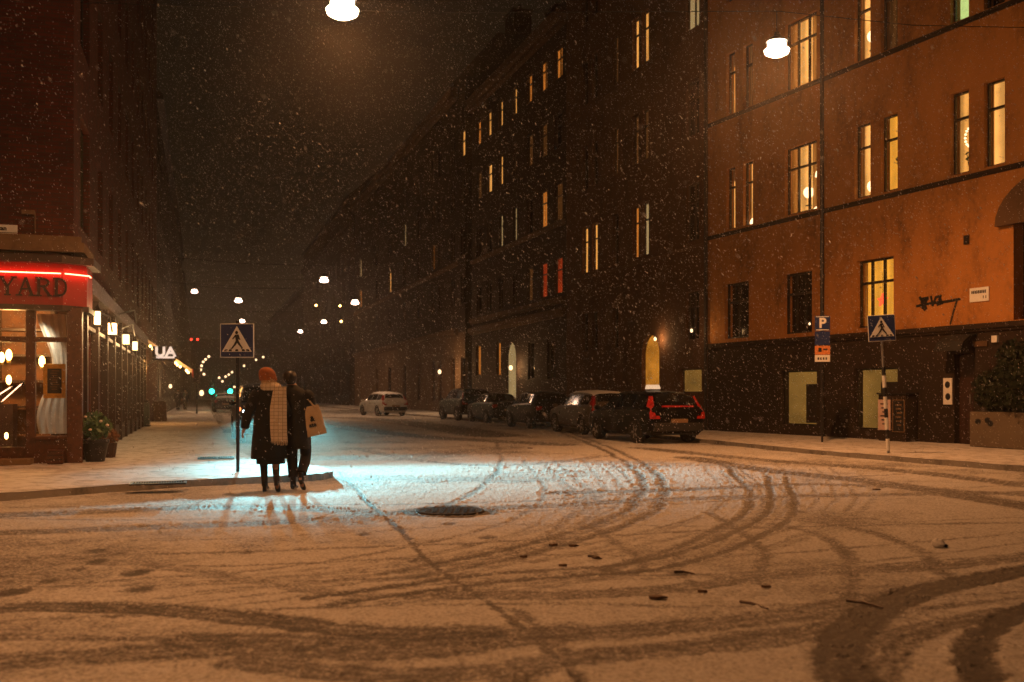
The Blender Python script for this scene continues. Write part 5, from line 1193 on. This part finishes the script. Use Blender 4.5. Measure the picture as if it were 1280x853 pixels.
    for s in (-1, 1):
        if kind in ('estate', 'suv'):   # tall lamp running up the rear pillar, wide at its foot
            y = hw * .80
            mb = MB(); P = [((xr0 - .015, s * (y + .10), zs - .22), (xr0 - .015, s * (y - .16), zs - .22), (xr0 + .28, s * (y + .125), zs - .22)),
                            ((xr0 + .04, s * (y + .11), zs - .05), (xr0 + .015, s * (y - .10), zs - .05), (xr0 + .32, s * (y + .13), zs - .05)),
                            ((xr0 + .15, s * (y + .07), zs + .10), (xr0 + .14, s * (y - .04), zs + .10), (xr0 + .36, s * (y + .10), zs + .10)),
                            ((xr0 + .36, s * (y - .03), zs + .42), (xr0 + .35, s * (y - .10), zs + .42), (xr0 + .44, s * (y - .02), zs + .42))]
            mb.loft(P); mb.build('tail_light', MT[tails if s > 0 else 'tail_off'], root)
        else:
            y = hw * .78; mb = MB(); mb.box(xr0 + .0, xr0 + .14, s * y - .12, s * y + .12, zs - .2, zs - .03); mb.build('tail_light', MT[tails], root, bevel=.02)
        zh = K[-3, 2] - .05; mb = MB(); mb.ball((K[-2, 0] - .10, s * hw * .70, zh - .03), .15, 12, .62, .75, 1.15); mb.build('headlight', MT[heads or 'steel'], root, smooth=True)
        xm = xw - .25; zm = K[-5, 2] + .06; mb = MB(); mb.ball((xm, s * (hw + .10), zm), .10, 10, .75, .6, 1.1); mb.build('mirror', MT[mt], root, smooth=True)
        for f in (.36, .72):
            mb = MB(); x = xa + (xb - xa) * f; mb.box(x - .09, x + .09, s * hw * .985 - .012, s * hw * .985 + .03, zs - .14, zs - .11); mb.build('door_handle', MT['metal'], root)
    mb = MB(); mb.box(xr0 - .05, xr0 + .12, -hw * .84, hw * .84, .36, .60); mb.build('rear_bumper', MT['rubber' if mt != 'car_grey' else mt], root, bevel=.03)
    mb = MB(); xf = K[-1, 0]; mb.box(xf - .14, xf + .04, -hw * .78, hw * .78, .28, .50); mb.build('front_bumper', MT['rubber'], root, bevel=.03)
    mb = MB(); mb.box(xr0 - .062, xr0 - .051, -.26, .26, .62 - .02, .62 + .09); mb.build('number_plate', MT['sign_white' if plate else 'stone'], root)
    mb = MB(); mb.box(xr0 + .06, xr0 + .12, -.5, .5, zs - .16, zs - .13); mb.build('tailgate_trim', MT['metal'], root)
    return root
def car_at(px, py, rzdir, dx=0, dy=0):  # ground point under the near rear corner
    g = gpt(px, py); return (g.x + dx, g.y + dy, 0)
rzP = math.atan2(DM[1], DM[0])
fw = np.array(DM); rt = np.array([DM[1], -DM[0]])
def parked(px, py, Lh, wh, back=0):  # rear-left ground corner at (px, py)
    g = gpt(px, py); c = np.array([g.x, g.y]) + fw * Lh + rt * wh; return (c[0], c[1], 0)
taxi = car('taxi', 'black estate taxi with a roof sign and red tail lamp, nearest of the parked cars', 'taxi', 'estate', parked(812, 556, 2.36, .9), rzP, 'car_black', 0, 'tail_glow', 'cars parked along the right kerb', plate=False)
zs_ = .93
o = taxi
mb = MB(); mb.box(-.85, -.65, -.22, .22, 1.55, 1.68, taper=.03); mb.build('taxi_roof_sign', M_emit('taxi_sign_glow', (1, .62, .36), .85), o, bevel=.02)
mb = MB(); mb.box(-.83, -.67, -.2, .2, 1.50, 1.549); mb.build('sign_foot', MT['black'], o)
mb = MB(); mb.box(-2.345, -2.335, -.48, .52, 1.035, 1.085); lb_ = mb.build('brake_light_bar', MT['tail_glow'], o); lb_.rotation_euler = (0, 0, 0)
car('parked_car', 'grey beige estate car parked just in front of the taxi', 'car', 'estate', parked(742, 545, 2.36, .9), rzP - .03, 'car_grey', .012, 'tail_off', 'cars parked along the right kerb', plate=False)
car('parked_car', 'dark hatchback parked between the grey estate and the white archway', 'car', 'hatch', parked(668, 537, 2.02, .9), rzP, 'car_black', 0, 'tail_off', 'cars parked along the right kerb', plate=False)
car('parked_car', 'dark blue car in the parked row, just left of the white archway', 'car', 'saloon', parked(614, 530, 2.3, .9), rzP, 'car_blue', 0, 'tail_off', 'cars parked along the right kerb', plate=False)
car('parked_car', 'dark car at the far left end of the row parked before the houses', 'car', 'suv', parked(575, 526.5, 2.2, .9), rzP + .04, 'car_brown', 0, 'tail_off', 'cars parked along the right kerb', plate=False)
g = gpt(478, 520.5)
car('snowy_car', 'pale snow covered car standing alone by the brown terrace', 'car', 'estate', (g.x - .25, g.y + 1.9, 0), math.atan2(.93, -.36) + .12, 'car_white', .05, 'tail_off', plate=False)
# oncoming car with its headlamps on, behind the two people
oc = (-7.45, 30.2); hd = math.atan2(-U[1], -U[0])
sv = car('oncoming_car', 'dark oncoming car with bright headlamps hidden behind the two walking people', 'car', 'suv', (oc[0], oc[1], 0), hd + .02, 'car_black', 0, 'tail_off', heads='head_glow')
for s in (-1, 1):   # dipped light near the car, and the flatter long beam
    for pw, ang, tilt in ((2600, 6.2, 5.3), (27000, 2.8, 3.75)):
        l = lamp('headlamp_beam', 'SPOT', (2.42, s * .66, .80), pw, (.27, .84, .92), sv, .07, spot_size=math.radians(ang), spot_blend=1.0)
        l.rotation_euler = (0, math.radians(-90 + tilt), .15); l.scale = (1, math.tan(math.radians(29)) / math.tan(math.radians(ang / 2)), 1)
mb = MB(); mb.ball((2.08, -.90, .98), .06, 8, 1, .8, .6); mb.build('marker_light', MT['amber'], sv)
g = gpt(271, 516)
car('distant_car', 'small dark car far down the street between the green signals', 'car', 'saloon', (g.x, g.y + 2.2, 0), math.atan2(U[1], U[0]), 'car_black', .03, 'tail_off', plate=False)

# ------------------------------------------------------------------ people
def ell(z, cx, cy, rx, ry, n=28, wob=0.0, ph=0.0):
    return [(cx + rx * math.cos(q) * (1 + wob * math.sin(5 * q + ph)), cy + ry * math.sin(q) * (1 + wob * math.sin(5 * q + ph)), z) for q in np.linspace(0, 2 * pi, n, endpoint=False)]
def hand_chain(V, E, Rr, w, d, side):
    """palm and five bent fingers hanging from wrist w along direction d"""
    d = Vector(d).normalized(); a = d.cross(Vector((side, 0, 0))).normalized()
    i0 = len(V) - 1
    V.append(w + d * .045); Rr.append((.030, .018)); E.append((i0, len(V) - 1)); p0 = len(V) - 1
    base = w + d * .085
    for k, (o, ln) in enumerate(((-.03, .066), (-.01, .076), (.011, .070), (.030, .055))):
        V.append(base + a * o); Rr.append((.0085, .0085)); E.append((p0, len(V) - 1))
        V.append(base + a * o + d * ln * .5 + Vector((side * -.008, 0, 0))); Rr.append((.008, .008)); E.append((len(V) - 2, len(V) - 1))
        V.append(base + a * o * .9 + d * ln * .85 + Vector((side * -.026, 0, 0))); Rr.append((.007, .007)); E.append((len(V) - 2, len(V) - 1))
    V.append(w + d * .04 + a * -.045); Rr.append((.010, .010)); E.append((p0 - 0, len(V) - 1))
    V.append(w + d * .075 + a * -.058 + Vector((side * -.012, 0, 0))); Rr.append((.008, .008)); E.append((len(V) - 2, len(V) - 1))
def figure(root, J, mat_):
    V, E, Rr = [], [], []
    def ch(start, pts):
        prev = start
        for p, r in pts: V.append(Vector(p)); Rr.append(r if isinstance(r, tuple) else (r, r)); 
        n = len(pts); b0 = len(V) - n
        if prev is not None: E.append((prev, b0))
        for i in range(n - 1): E.append((b0 + i, b0 + i + 1))
        return b0, len(V) - 1
    ch(None, [(J['pelvis'], (.15, .11)), (J['waist'], (.13, .10)), (J['chest'], (.13, .095)), (J['neck'], .055), (J['skull0'], .075), (J['skull1'], .095), (J['skull2'], .07)])
    for s in ('L', 'R'):
        ch(2, [(J['sh' + s], .046), (J['el' + s], .043), (J['wr' + s], .030)])
        w = Vector(J['wr' + s]); d = w - Vector(J['el' + s]); hand_chain(V, E, Rr, w, d, -1 if s == 'L' else 1)
        ch(0, [(J['hip' + s], .085), (J['kn' + s], .056), (J['an' + s], .036), (J['ba' + s], .034), (J['to' + s], .022)])
    v, f = skin(V, E, Rr, 2)
    mb = MB(); mb.add(v, f)
    # face: nose, brow, ears and mouth on the far side of the head
    h = Vector(J['skull1']); fy_ = J['face']
    mb.ball(h + Vector((0, .098 * fy_, -.02)), .016, 8, 1.4); mb.ball(h + Vector((-.035, .085 * fy_, .01)), .012, 8); mb.ball(h + Vector((.035, .085 * fy_, .01)), .012, 8); mb.ball(h + Vector((0, .085 * fy_, -.062)), .022, 8, .4)
    for s in (-1, 1): mb.ball(h + Vector((s * .088, 0, -.015)), .022, 8, 1.5, .5)
    return mb.build('body', mat_, root, smooth=True)
def limb(mb, pts, rad, n=14): mb.tube(smooth_pts(pts), [np.interp(i / (6 * (len(pts) - 1)), np.linspace(0, 1, len(pts)), rad) for i in range(6 * (len(pts) - 1) + 1)], n)
def smooth_pts(pts): return [Vector(p) for p in smooth_line([tuple(p) for p in pts], 6)]
def boot(name, root, heel, ankle, toe, hz, mat_):
    heel, ankle, toe = Vector(heel), Vector(ankle), Vector(toe); d = (toe - heel); d.normalize()
    mb = MB(); rg = []
    sd = d.cross(Vector((0, 0, 1))).normalized(); up = sd.cross(d)
    for s, w, h0, h1 in ((0, .030, 0, .07), (.05, .036, .0, .09), (.10, .034, .0, .075), (.16, .042, 0, .055), (.21, .040, 0, .045), (.25, .026, 0, .030)):
        c = heel + d * s; rg.append([c + sd * w * math.cos(q) + up * ((h0 + h1) / 2 + (h1 - h0) / 2 * math.sin(q)) for q in np.linspace(0, 2 * pi, 12, endpoint=False)])
    mb.loft(rg); 
    if hz: mb.box(-.025, .025, -.025, .025, -hz, .02, Matrix.Translation(heel + d * .03))
    mb.tube([heel + d * .045 + up * .04, ankle], [.046, .044], 12)
    return mb.build(name, mat_, root, smooth=True)

# woman in a long black coat with a rust hat and a checked scarf
wg = gpt(334, 614.5); woman = thing('person', 'person in a long black coat, rust knit hat and pale checked scarf, walking away', 'person', wg, .10)
J = dict(pelvis=(0.01, 0, .95), waist=(0.01, .01, 1.14), chest=(.03, .0, 1.36), neck=(.035, .01, 1.52), skull0=(.025, .03, 1.585), skull1=(.01, .035, 1.65), skull2=(.0, .035, 1.74), face=1,
         shL=(-.15, 0, 1.42), elL=(-.26, -.06, 1.12), wrL=(-.325, -.01, .90), shR=(.20, .0, 1.42), elR=(.27, .06, 1.15), wrR=(.30, .22, 1.10),
         hipL=(-.085, 0, .88), knL=(-.06, .05, .48), anL=(-.035, -.01, .11), baL=(-.03, .08, .04), toL=(-.03, .15, .03), hipR=(.095, 0, .88), knR=(.11, .06, .50), anR=(.15, -.16, .20), baR=(.155, -.10, .09), toR=(.155, -.06, .05))
figure(woman, J, MT['skin'])
mb = MB(); limb(mb, [J['hipL'], J['knL'], J['anL']], [.088, .062, .043]); limb(mb, [J['hipR'], J['knR'], J['anR']], [.088, .062, .043]); mb.build('tights', MT['tights'], woman, smooth=True)
boot('shoe', woman, (-.035, -.05, .055), (-.036, -.01, .16), (-.03, .17, .012), .05, MT['leather']); boot('shoe', woman, (.15, -.20, .17), (.15, -.15, .25), (.157, -.06, .02), .05, MT['leather'])
mb = MB()
mb.loft([ell(.40, .045, -.01, .205, .165, 28, .05, 1), ell(.50, .04, -.01, .20, .165, 28, .04, 1), ell(.7, .035, 0, .19, .16)]); mb.build('dress', MT['jacket'], woman, smooth=True)
mb = MB()
mb.loft([ell(.475, .025, -.015, .255, .205, 28, .035), ell(.62, .02, -.01, .245, .195, 28, .03), ell(.80, .015, -.005, .225, .175, 28, .02), ell(.98, .01, 0, .205, .155), ell(1.14, .012, .0, .185, .145), ell(1.28, .02, -.005, .195, .145), ell(1.37, .025, -.005, .195, .13), ell(1.44, .03, 0, .165, .11), ell(1.50, .032, .005, .10, .09), ell(1.55, .035, .01, .085, .085)])
limb(mb, [(-.12, 0, 1.415), (-.165, -.015, 1.36), J['elL'], (-.315, -.01, .925)], [.085, .085, .070, .062]); limb(mb, [(.16, 0, 1.40), J['elR'], (.30, .20, 1.10)], [.085, .070, .058])
mb.build('coat', MT['coat'], woman, smooth=True)
mb = MB(); rg = []
for z, r_ in ((1.60, .108), (1.64, .121), (1.69, .122), (1.735, .108), (1.765, .082), (1.785, .045), (1.792, .012)): rg.append(ell(z - .0, .008 - (z - 1.6) * .12, .028 - (z - 1.6) * .1, r_, r_ * 1.06, 24, .012, z * 9))
mb.loft(rg); ht = mb.build('knit_hat', MT['hat'], woman, smooth=True)
mb = MB(); mb.loft([ell(1.595, .012, .03, .116, .122, 24), ell(1.60, .012, .03, .124, .130, 24), ell(1.635, .008, .03, .126, .132, 24), ell(1.64, .008, .03, .118, .124, 24)]); mb.build('brim', MT['hat'], ht, smooth=True)
mb = MB(); mb.loft([ell(1.50, .03, .0, .10, .095, 24, .05), ell(1.56, .022, .0, .112, .105, 24, .04), ell(1.62, .015, .01, .106, .108, 24, .03)]); mb.build('hair', MT['hair_pale'], woman, smooth=True)
mb = MB()
mb.loft([ell(1.455, .05, .005, .135, .125, 28, .03), ell(1.49, .05, .0, .150, .140, 28, .04, 1), ell(1.53, .045, .0, .145, .138, 28, .04, 2), ell(1.565, .035, .005, .122, .118, 28, .03)], True, False)
R_ = []
for i in range(22):
    z = 1.51 - i / 21 * .78; y = -.115 - .045 * math.sin(min(1, i / 9) * pi / 2) - .02 * (i / 21) - .005 * math.sin(i * .9)
    cx_ = .195 - .018 * math.sin(i / 21 * 3); hw_ = .085 + .030 * min(1, i / 8)
    R_.append([(cx_ - hw_, y, z), (cx_ - hw_ * .4, y - .014, z), (cx_ + hw_ * .3, y - .006, z), (cx_ + hw_, y + .03, z), (cx_ + hw_, y + .045, z), (cx_ - hw_, y + .015, z)])
mb.loft(R_)
sc = mb.build('scarf', MT['scarf'], woman, smooth=True)
mb = MB()
for k in range(16): x = .192 - .112 + .224 * k / 15; mb.tube([(x, -.178 + .02 * (k / 15), .735), (x + rng.normal(0, .004), -.18 + .02 * (k / 15), .675 + rng.normal(0, .008))], [.006, .004], 5)
mb.build('fringe', MT['scarf'], sc)

# second person, short dark hair, jacket and cropped trousers
mg = gpt(371.5, 612.5); man = thing('person', 'bare headed person in black jacket and cropped trousers walking away with a tote', 'person', mg, -.02)
J = dict(pelvis=(.0, 0, .95), waist=(.0, .01, 1.14), chest=(-.01, .0, 1.36), neck=(-.06, .02, 1.50), skull0=(-.10, .035, 1.565), skull1=(-.115, .04, 1.63), skull2=(-.115, .035, 1.705), face=1,
         shL=(-.17, 0, 1.36), elL=(-.22, .10, 1.15), wrL=(-.16, .30, 1.10), shR=(.135, .0, 1.35), elR=(.19, .05, 1.12), wrR=(.15, .26, 1.12),
         hipL=(-.085, 0, .88), knL=(-.085, .04, .48), anL=(-.05, -.02, .09), baL=(-.05, .08, .035), toL=(-.05, .14, .03), hipR=(.09, 0, .88), knR=(.11, .07, .50), anR=(.085, -.16, .17), baR=(.09, -.08, .08), toR=(.09, -.04, .05))
figure(man, J, MT['skin'])
mb = MB(); limb(mb, [J['hipL'], J['knL'], (-.055, -.01, .19)], [.105, .080, .072]); limb(mb, [J['hipR'], J['knR'], (.090, -.12, .25)], [.105, .080, .072]); mb.loft([ell(.80, 0, 0, .15, .12), ell(.92, 0, 0, .17, .13), ell(1.02, 0, .0, .165, .125)]); mb.build('trousers', MT['trousers'], man, smooth=True)
boot('boot', man, (-.052, -.07, .012), (-.053, -.02, .22), (-.05, .16, .012), 0, MT['leather']); boot('boot', man, (.085, -.19, .13), (.086, -.13, .27), (.092, -.03, .02), 0, MT['leather'])
mb = MB()
mb.loft([ell(.605, .005, -.01, .185, .155, 28, .025), ell(.75, .0, -.005, .18, .15, 28, .02), ell(.98, .0, 0, .172, .142), ell(1.15, -.003, .0, .172, .138), ell(1.28, -.008, -.005, .198, .145), ell(1.37, -.012, -.005, .20, .13), ell(1.435, -.025, .0, .172, .115), ell(1.475, -.045, .005, .125, .10), ell(1.505, -.06, .012, .09, .085), ell(1.535, -.075, .02, .075, .075)])
limb(mb, [(-.14, 0, 1.40), (-.18, .01, 1.36), J['elL'], (-.165, .28, 1.10)], [.085, .085, .068, .055]); limb(mb, [(.115, 0, 1.395), (.165, .0, 1.36), (.185, .02, 1.25), J['elR'], (.155, .24, 1.12)], [.09, .092, .082, .07, .056])
mb.build('jacket', MT['jacket'], man, smooth=True)
mb = MB(); mb.loft([ell(1.545, -.098, .01, .062, .062, 20, .03), ell(1.59, -.108, .015, .090, .095, 20, .03), ell(1.64, -.115, .02, .104, .112, 20, .03, 1), ell(1.69, -.118, .022, .100, .108, 20, .04, 2), ell(1.73, -.118, .025, .072, .08, 20, .05, 1), ell(1.745, -.118, .025, .03, .03, 20, .05)]); mb.build('hair', MT['hair_dark'], man, smooth=True)
# canvas tote slung on the shoulder
tp_ = mg + Vector((.30, -.02, 0)); tote = thing('tote_bag', 'natural canvas tote bag with dark lettering hanging at the side of the bare headed person', 'bag', (tp_.x, tp_.y, .80), 0)
tote.rotation_euler = (0, math.radians(-13), math.radians(14))
mb = MB(); rg = []
for i in range(12):
    s = i / 11; z = s * .44; w = .142 - .018 * s - .045 * max(0, s - .75) ; dpt = .055 * math.sin(min(1, s * 3 + .15) * pi / 2) * (1 - .65 * s)
    rg.append([(w * math.copysign(abs(math.cos(q)) ** .45, math.cos(q)), dpt * math.sin(q) * (1 + .12 * math.sin(3 * q + i)), z) for q in np.linspace(0, 2 * pi, 24, endpoint=False)])
mb.loft(rg); mb.build('bag_body', MT['tote'], tote, smooth=True)
mb = MB()
for y in (-.025, .03):
    P = smooth_pts([(-.095, y, .40), (-.10, y * .6, .52), (-.13, y * .3 + .03, .63), (-.17, .03 + y * .3, .655), (-.13, y * .3 + .05, .62), (-.01, y * .8, .53), (.055, y, .40)])
    for p, q in zip(P[:-1], P[1:]): mb.tube([p, q], .014, 6)
mb.build('strap', MT['tote'], tote)
mb = MB(); text_into(mb, '&', .10, Matrix.Translation((-.02, -.047, .25)), .004, 1, bold=.004); text_into(mb, 'ate', .085, Matrix.Translation((-.035, -.056, .165)), .004, 1, bold=.003); mb.build('lettering', MT['black'], tote)

# two people far down the left pavement
def far_person(px, py, label, w=1.0):
    g = gpt(px, py, .11); o = thing('person', label, 'person', (g.x, g.y, .11), 0)
    J = dict(pelvis=(0, 0, .95), waist=(0, .01, 1.14), chest=(0, 0, 1.36), neck=(0, .01, 1.5), skull0=(0, .03, 1.565), skull1=(0, .03, 1.63), skull2=(0, .03, 1.71), face=-1, shL=(-.18, 0, 1.41), elL=(-.24, .02, 1.12), wrL=(-.24, .06, .88), shR=(.18, 0, 1.41), elR=(.24, .02, 1.12), wrR=(.24, .06, .88),
             hipL=(-.085, 0, .88), knL=(-.09, .05, .48), anL=(-.09, .05, .08), baL=(-.09, .12, .035), toL=(-.09, .17, .03), hipR=(.085, 0, .88), knR=(.09, .03, .48), anR=(.09, -.12, .09), baR=(.09, -.04, .04), toR=(.09, .02, .03))
    figure(o, J, MT['skin']); mb = MB(); mb.loft([ell(.70, 0, 0, .21 * w, .16), ell(1.0, 0, 0, .19 * w, .15), ell(1.3, 0, 0, .20 * w, .145), ell(1.43, 0, 0, .15, .11), ell(1.52, 0, 0, .07, .07)])
    limb(mb, [(-.15, 0, 1.4), J['elL'], (-.24, .05, .92)], [.08, .065, .055]); limb(mb, [(.15, 0, 1.4), J['elR'], (.24, .05, .92)], [.08, .065, .055]); mb.build('coat', MT['coat'], o, smooth=True)
    mb = MB(); limb(mb, [J['hipL'], J['knL'], J['anL']], [.10, .075, .06]); limb(mb, [J['hipR'], J['knR'], J['anR']], [.10, .075, .06]); mb.build('trousers', MT['trousers'], o, smooth=True)
    mb = MB(); mb.loft([ell(1.60, 0, .02, .09, .1, 16), ell(1.66, 0, .02, .105, .115, 16), ell(1.72, 0, .02, .08, .09, 16), ell(1.745, 0, .02, .02, .02, 16)]); mb.build('hair', MT['hair_dark'], o, smooth=True)
far_person(222.5, 513.5, 'small dark bulky figure far down the left pavement, left of a pair', 1.15)
far_person(231.5, 513, 'small dark slim figure far down the left pavement, right of a pair', .95)

# ------------------------------------------------------------------ falling snow: a loose cloud of small drawn-out flakes filling the street
def snowfall(n_bands):
    P = []; Z = []
    for y0, y1, dens, r0 in n_bands:
        hw_ = .62 * y1 + 3; zt = min(24.0, CH + .42 * y1 + 1.5); n = int(dens * (y1 - y0) * 2 * hw_ * zt)
        x = rng.uniform(-hw_, hw_, n); y = rng.uniform(y0, y1, n); z = rng.uniform(.02, zt, n)
        k = (np.abs(x) < .58 * y + 2.5) & (z < CH + .42 * y + 1.2)
        f = (CL[0] - x) * R[0] + (CL[1] - y) * R[1]; lx = (x - CL[0]) * U[0] + (y - CL[1]) * U[1]
        k &= ~((f > -.3) & (lx > -.3))
        ro = (x - OR[0]) * nO[0] + (y - OR[1]) * nO[1]; k &= ro > .2
        nM = np.array([-DM[1], DM[0]]); k &= (x - OM[0]) * nM[0] + (y - OM[1]) * nM[1] > .2
        P.append(np.stack([x, y, z], 1)[k]); Z.append(np.full(k.sum(), r0) * rng.lognormal(0, .35, k.sum()))
    P = np.concatenate(P).astype(np.float32); r = np.concatenate(Z).astype(np.float32); n = len(P)
    d = np.stack([.55 + rng.normal(0, .22, n), rng.normal(0, .3, n), -.85 + rng.normal(0, .15, n)], 1); d /= np.linalg.norm(d, axis=1)[:, None]
    a = np.cross(d, np.array([0, 1, 0])); a /= np.linalg.norm(a, axis=1)[:, None]; b_ = np.cross(d, a)
    ln = (r * rng.uniform(1.3, 3.4, n))[:, None]; rr = r[:, None]
    V = np.stack([P - d * ln, P + a * rr, P + (-.5 * a + .866 * b_) * rr, P + (-.5 * a - .866 * b_) * rr, P + d * ln], 1).reshape(-1, 3)
    T = np.array([[0, 2, 1], [0, 3, 2], [0, 1, 3], [4, 1, 2], [4, 2, 3], [4, 3, 1]])
    Fc = (np.arange(n)[:, None, None] * 5 + T[None]).reshape(-1, 3)
    me = bpy.data.meshes.new('falling_snow'); me.vertices.add(len(V)); me.vertices.foreach_set('co', V.astype(np.float32).ravel())
    me.loops.add(Fc.size); me.loops.foreach_set('vertex_index', Fc.ravel().astype(np.int32)); me.polygons.add(len(Fc)); me.polygons.foreach_set('loop_start', (np.arange(len(Fc)) * 3).astype(np.int32)); me.update(calc_edges=True)
    m = bpy.data.materials.new('snowflake'); t = NT(m); dfs = t.n('ShaderNodeBsdfDiffuse'); dfs.inputs[0].default_value = (.72, .72, .74, 1); tl = t.n('ShaderNodeBsdfTranslucent'); tl.inputs[0].default_value = (.72, .72, .74, 1)
    mx = t.n('ShaderNodeMixShader'); mx.inputs[0].default_value = .5; t.l(dfs.outputs[0], mx.inputs[1]); t.l(tl.outputs[0], mx.inputs[2]); t.l(mx.outputs[0], t.out.inputs[0]); me.materials.append(m)
    o = bpy.data.objects.new('falling_snow', me); COL.objects.link(o); tag(o, 'dense slanting snowflakes falling through the lamplight', 'snowfall', kind='stuff'); print('flakes', n)
snowfall([(1.4, 2.6, 5, .0015), (2.6, 6, 18, .0019), (6, 12, 18, .0027), (12, 24, 16, .0036), (24, 45, 5.0, .0052), (45, 90, .6, .009)])

# ------------------------------------------------------------------ air, world, camera
HZ = dict(d=.0013, c=(.95, .88, .80))
mb = MB(); mb.box(-130, 125, -14.5, 294, -1.0, 34); hz = mb.build('haze', bpy.data.materials.new('haze_air')); m = hz.data.materials[0]; t = NT(m)
pv = t.n('ShaderNodeVolumePrincipled'); pv.inputs['Color'].default_value = (*HZ['c'], 1); pv.inputs['Density'].default_value = HZ['d']; pv.inputs['Anisotropy'].default_value = .89; t.l(pv.outputs[0], t.out.inputs['Volume'])
tag(hz, 'thin snowy night air filling the street', 'haze', kind='stuff')
w = bpy.data.worlds.new('World'); S.world = w; w.use_nodes = True
bg = w.node_tree.nodes.get('Background') or w.node_tree.nodes.new('ShaderNodeBackground'); bg.inputs[0].default_value = (.0080, .0054, .0027, 1); bg.inputs[1].default_value = 1.0
cam = bpy.data.cameras.new('camera'); co = bpy.data.objects.new('camera', cam); COL.objects.link(co); S.camera = co
co.location = (0, 0, CH); co.rotation_euler = (pi / 2, 0, 0); cam.sensor_width = 36; cam.lens = 36 * F / 1280; cam.shift_y = (HY - 426.5) / 1280; cam.clip_end = 1000; cam.clip_start = .05
cam.dof.use_dof = True; cam.dof.focus_distance = 15.5; cam.dof.aperture_fstop = 1.7
S.view_settings.view_transform = 'Standard'; S.view_settings.look = 'None'; S.view_settings.exposure = -.02; S.view_settings.gamma = 1
S.render.engine = 'CYCLES'; c = S.cycles
c.use_denoising = True; c.use_adaptive_sampling = True; c.adaptive_threshold = .03
try: c.denoiser = 'OPENIMAGEDENOISE'; c.denoising_input_passes = 'RGB_ALBEDO_NORMAL'; c.denoising_prefilter = 'ACCURATE'
except Exception as e: print(e)
c.max_bounces = 5; c.diffuse_bounces = 2; c.glossy_bounces = 3; c.transmission_bounces = 3; c.transparent_max_bounces = 6; c.volume_bounces = 1; c.sample_clamp_indirect = 3; c.sample_clamp_direct = 8; c.use_light_tree = True; c.caustics_reflective = False; c.caustics_refractive = False
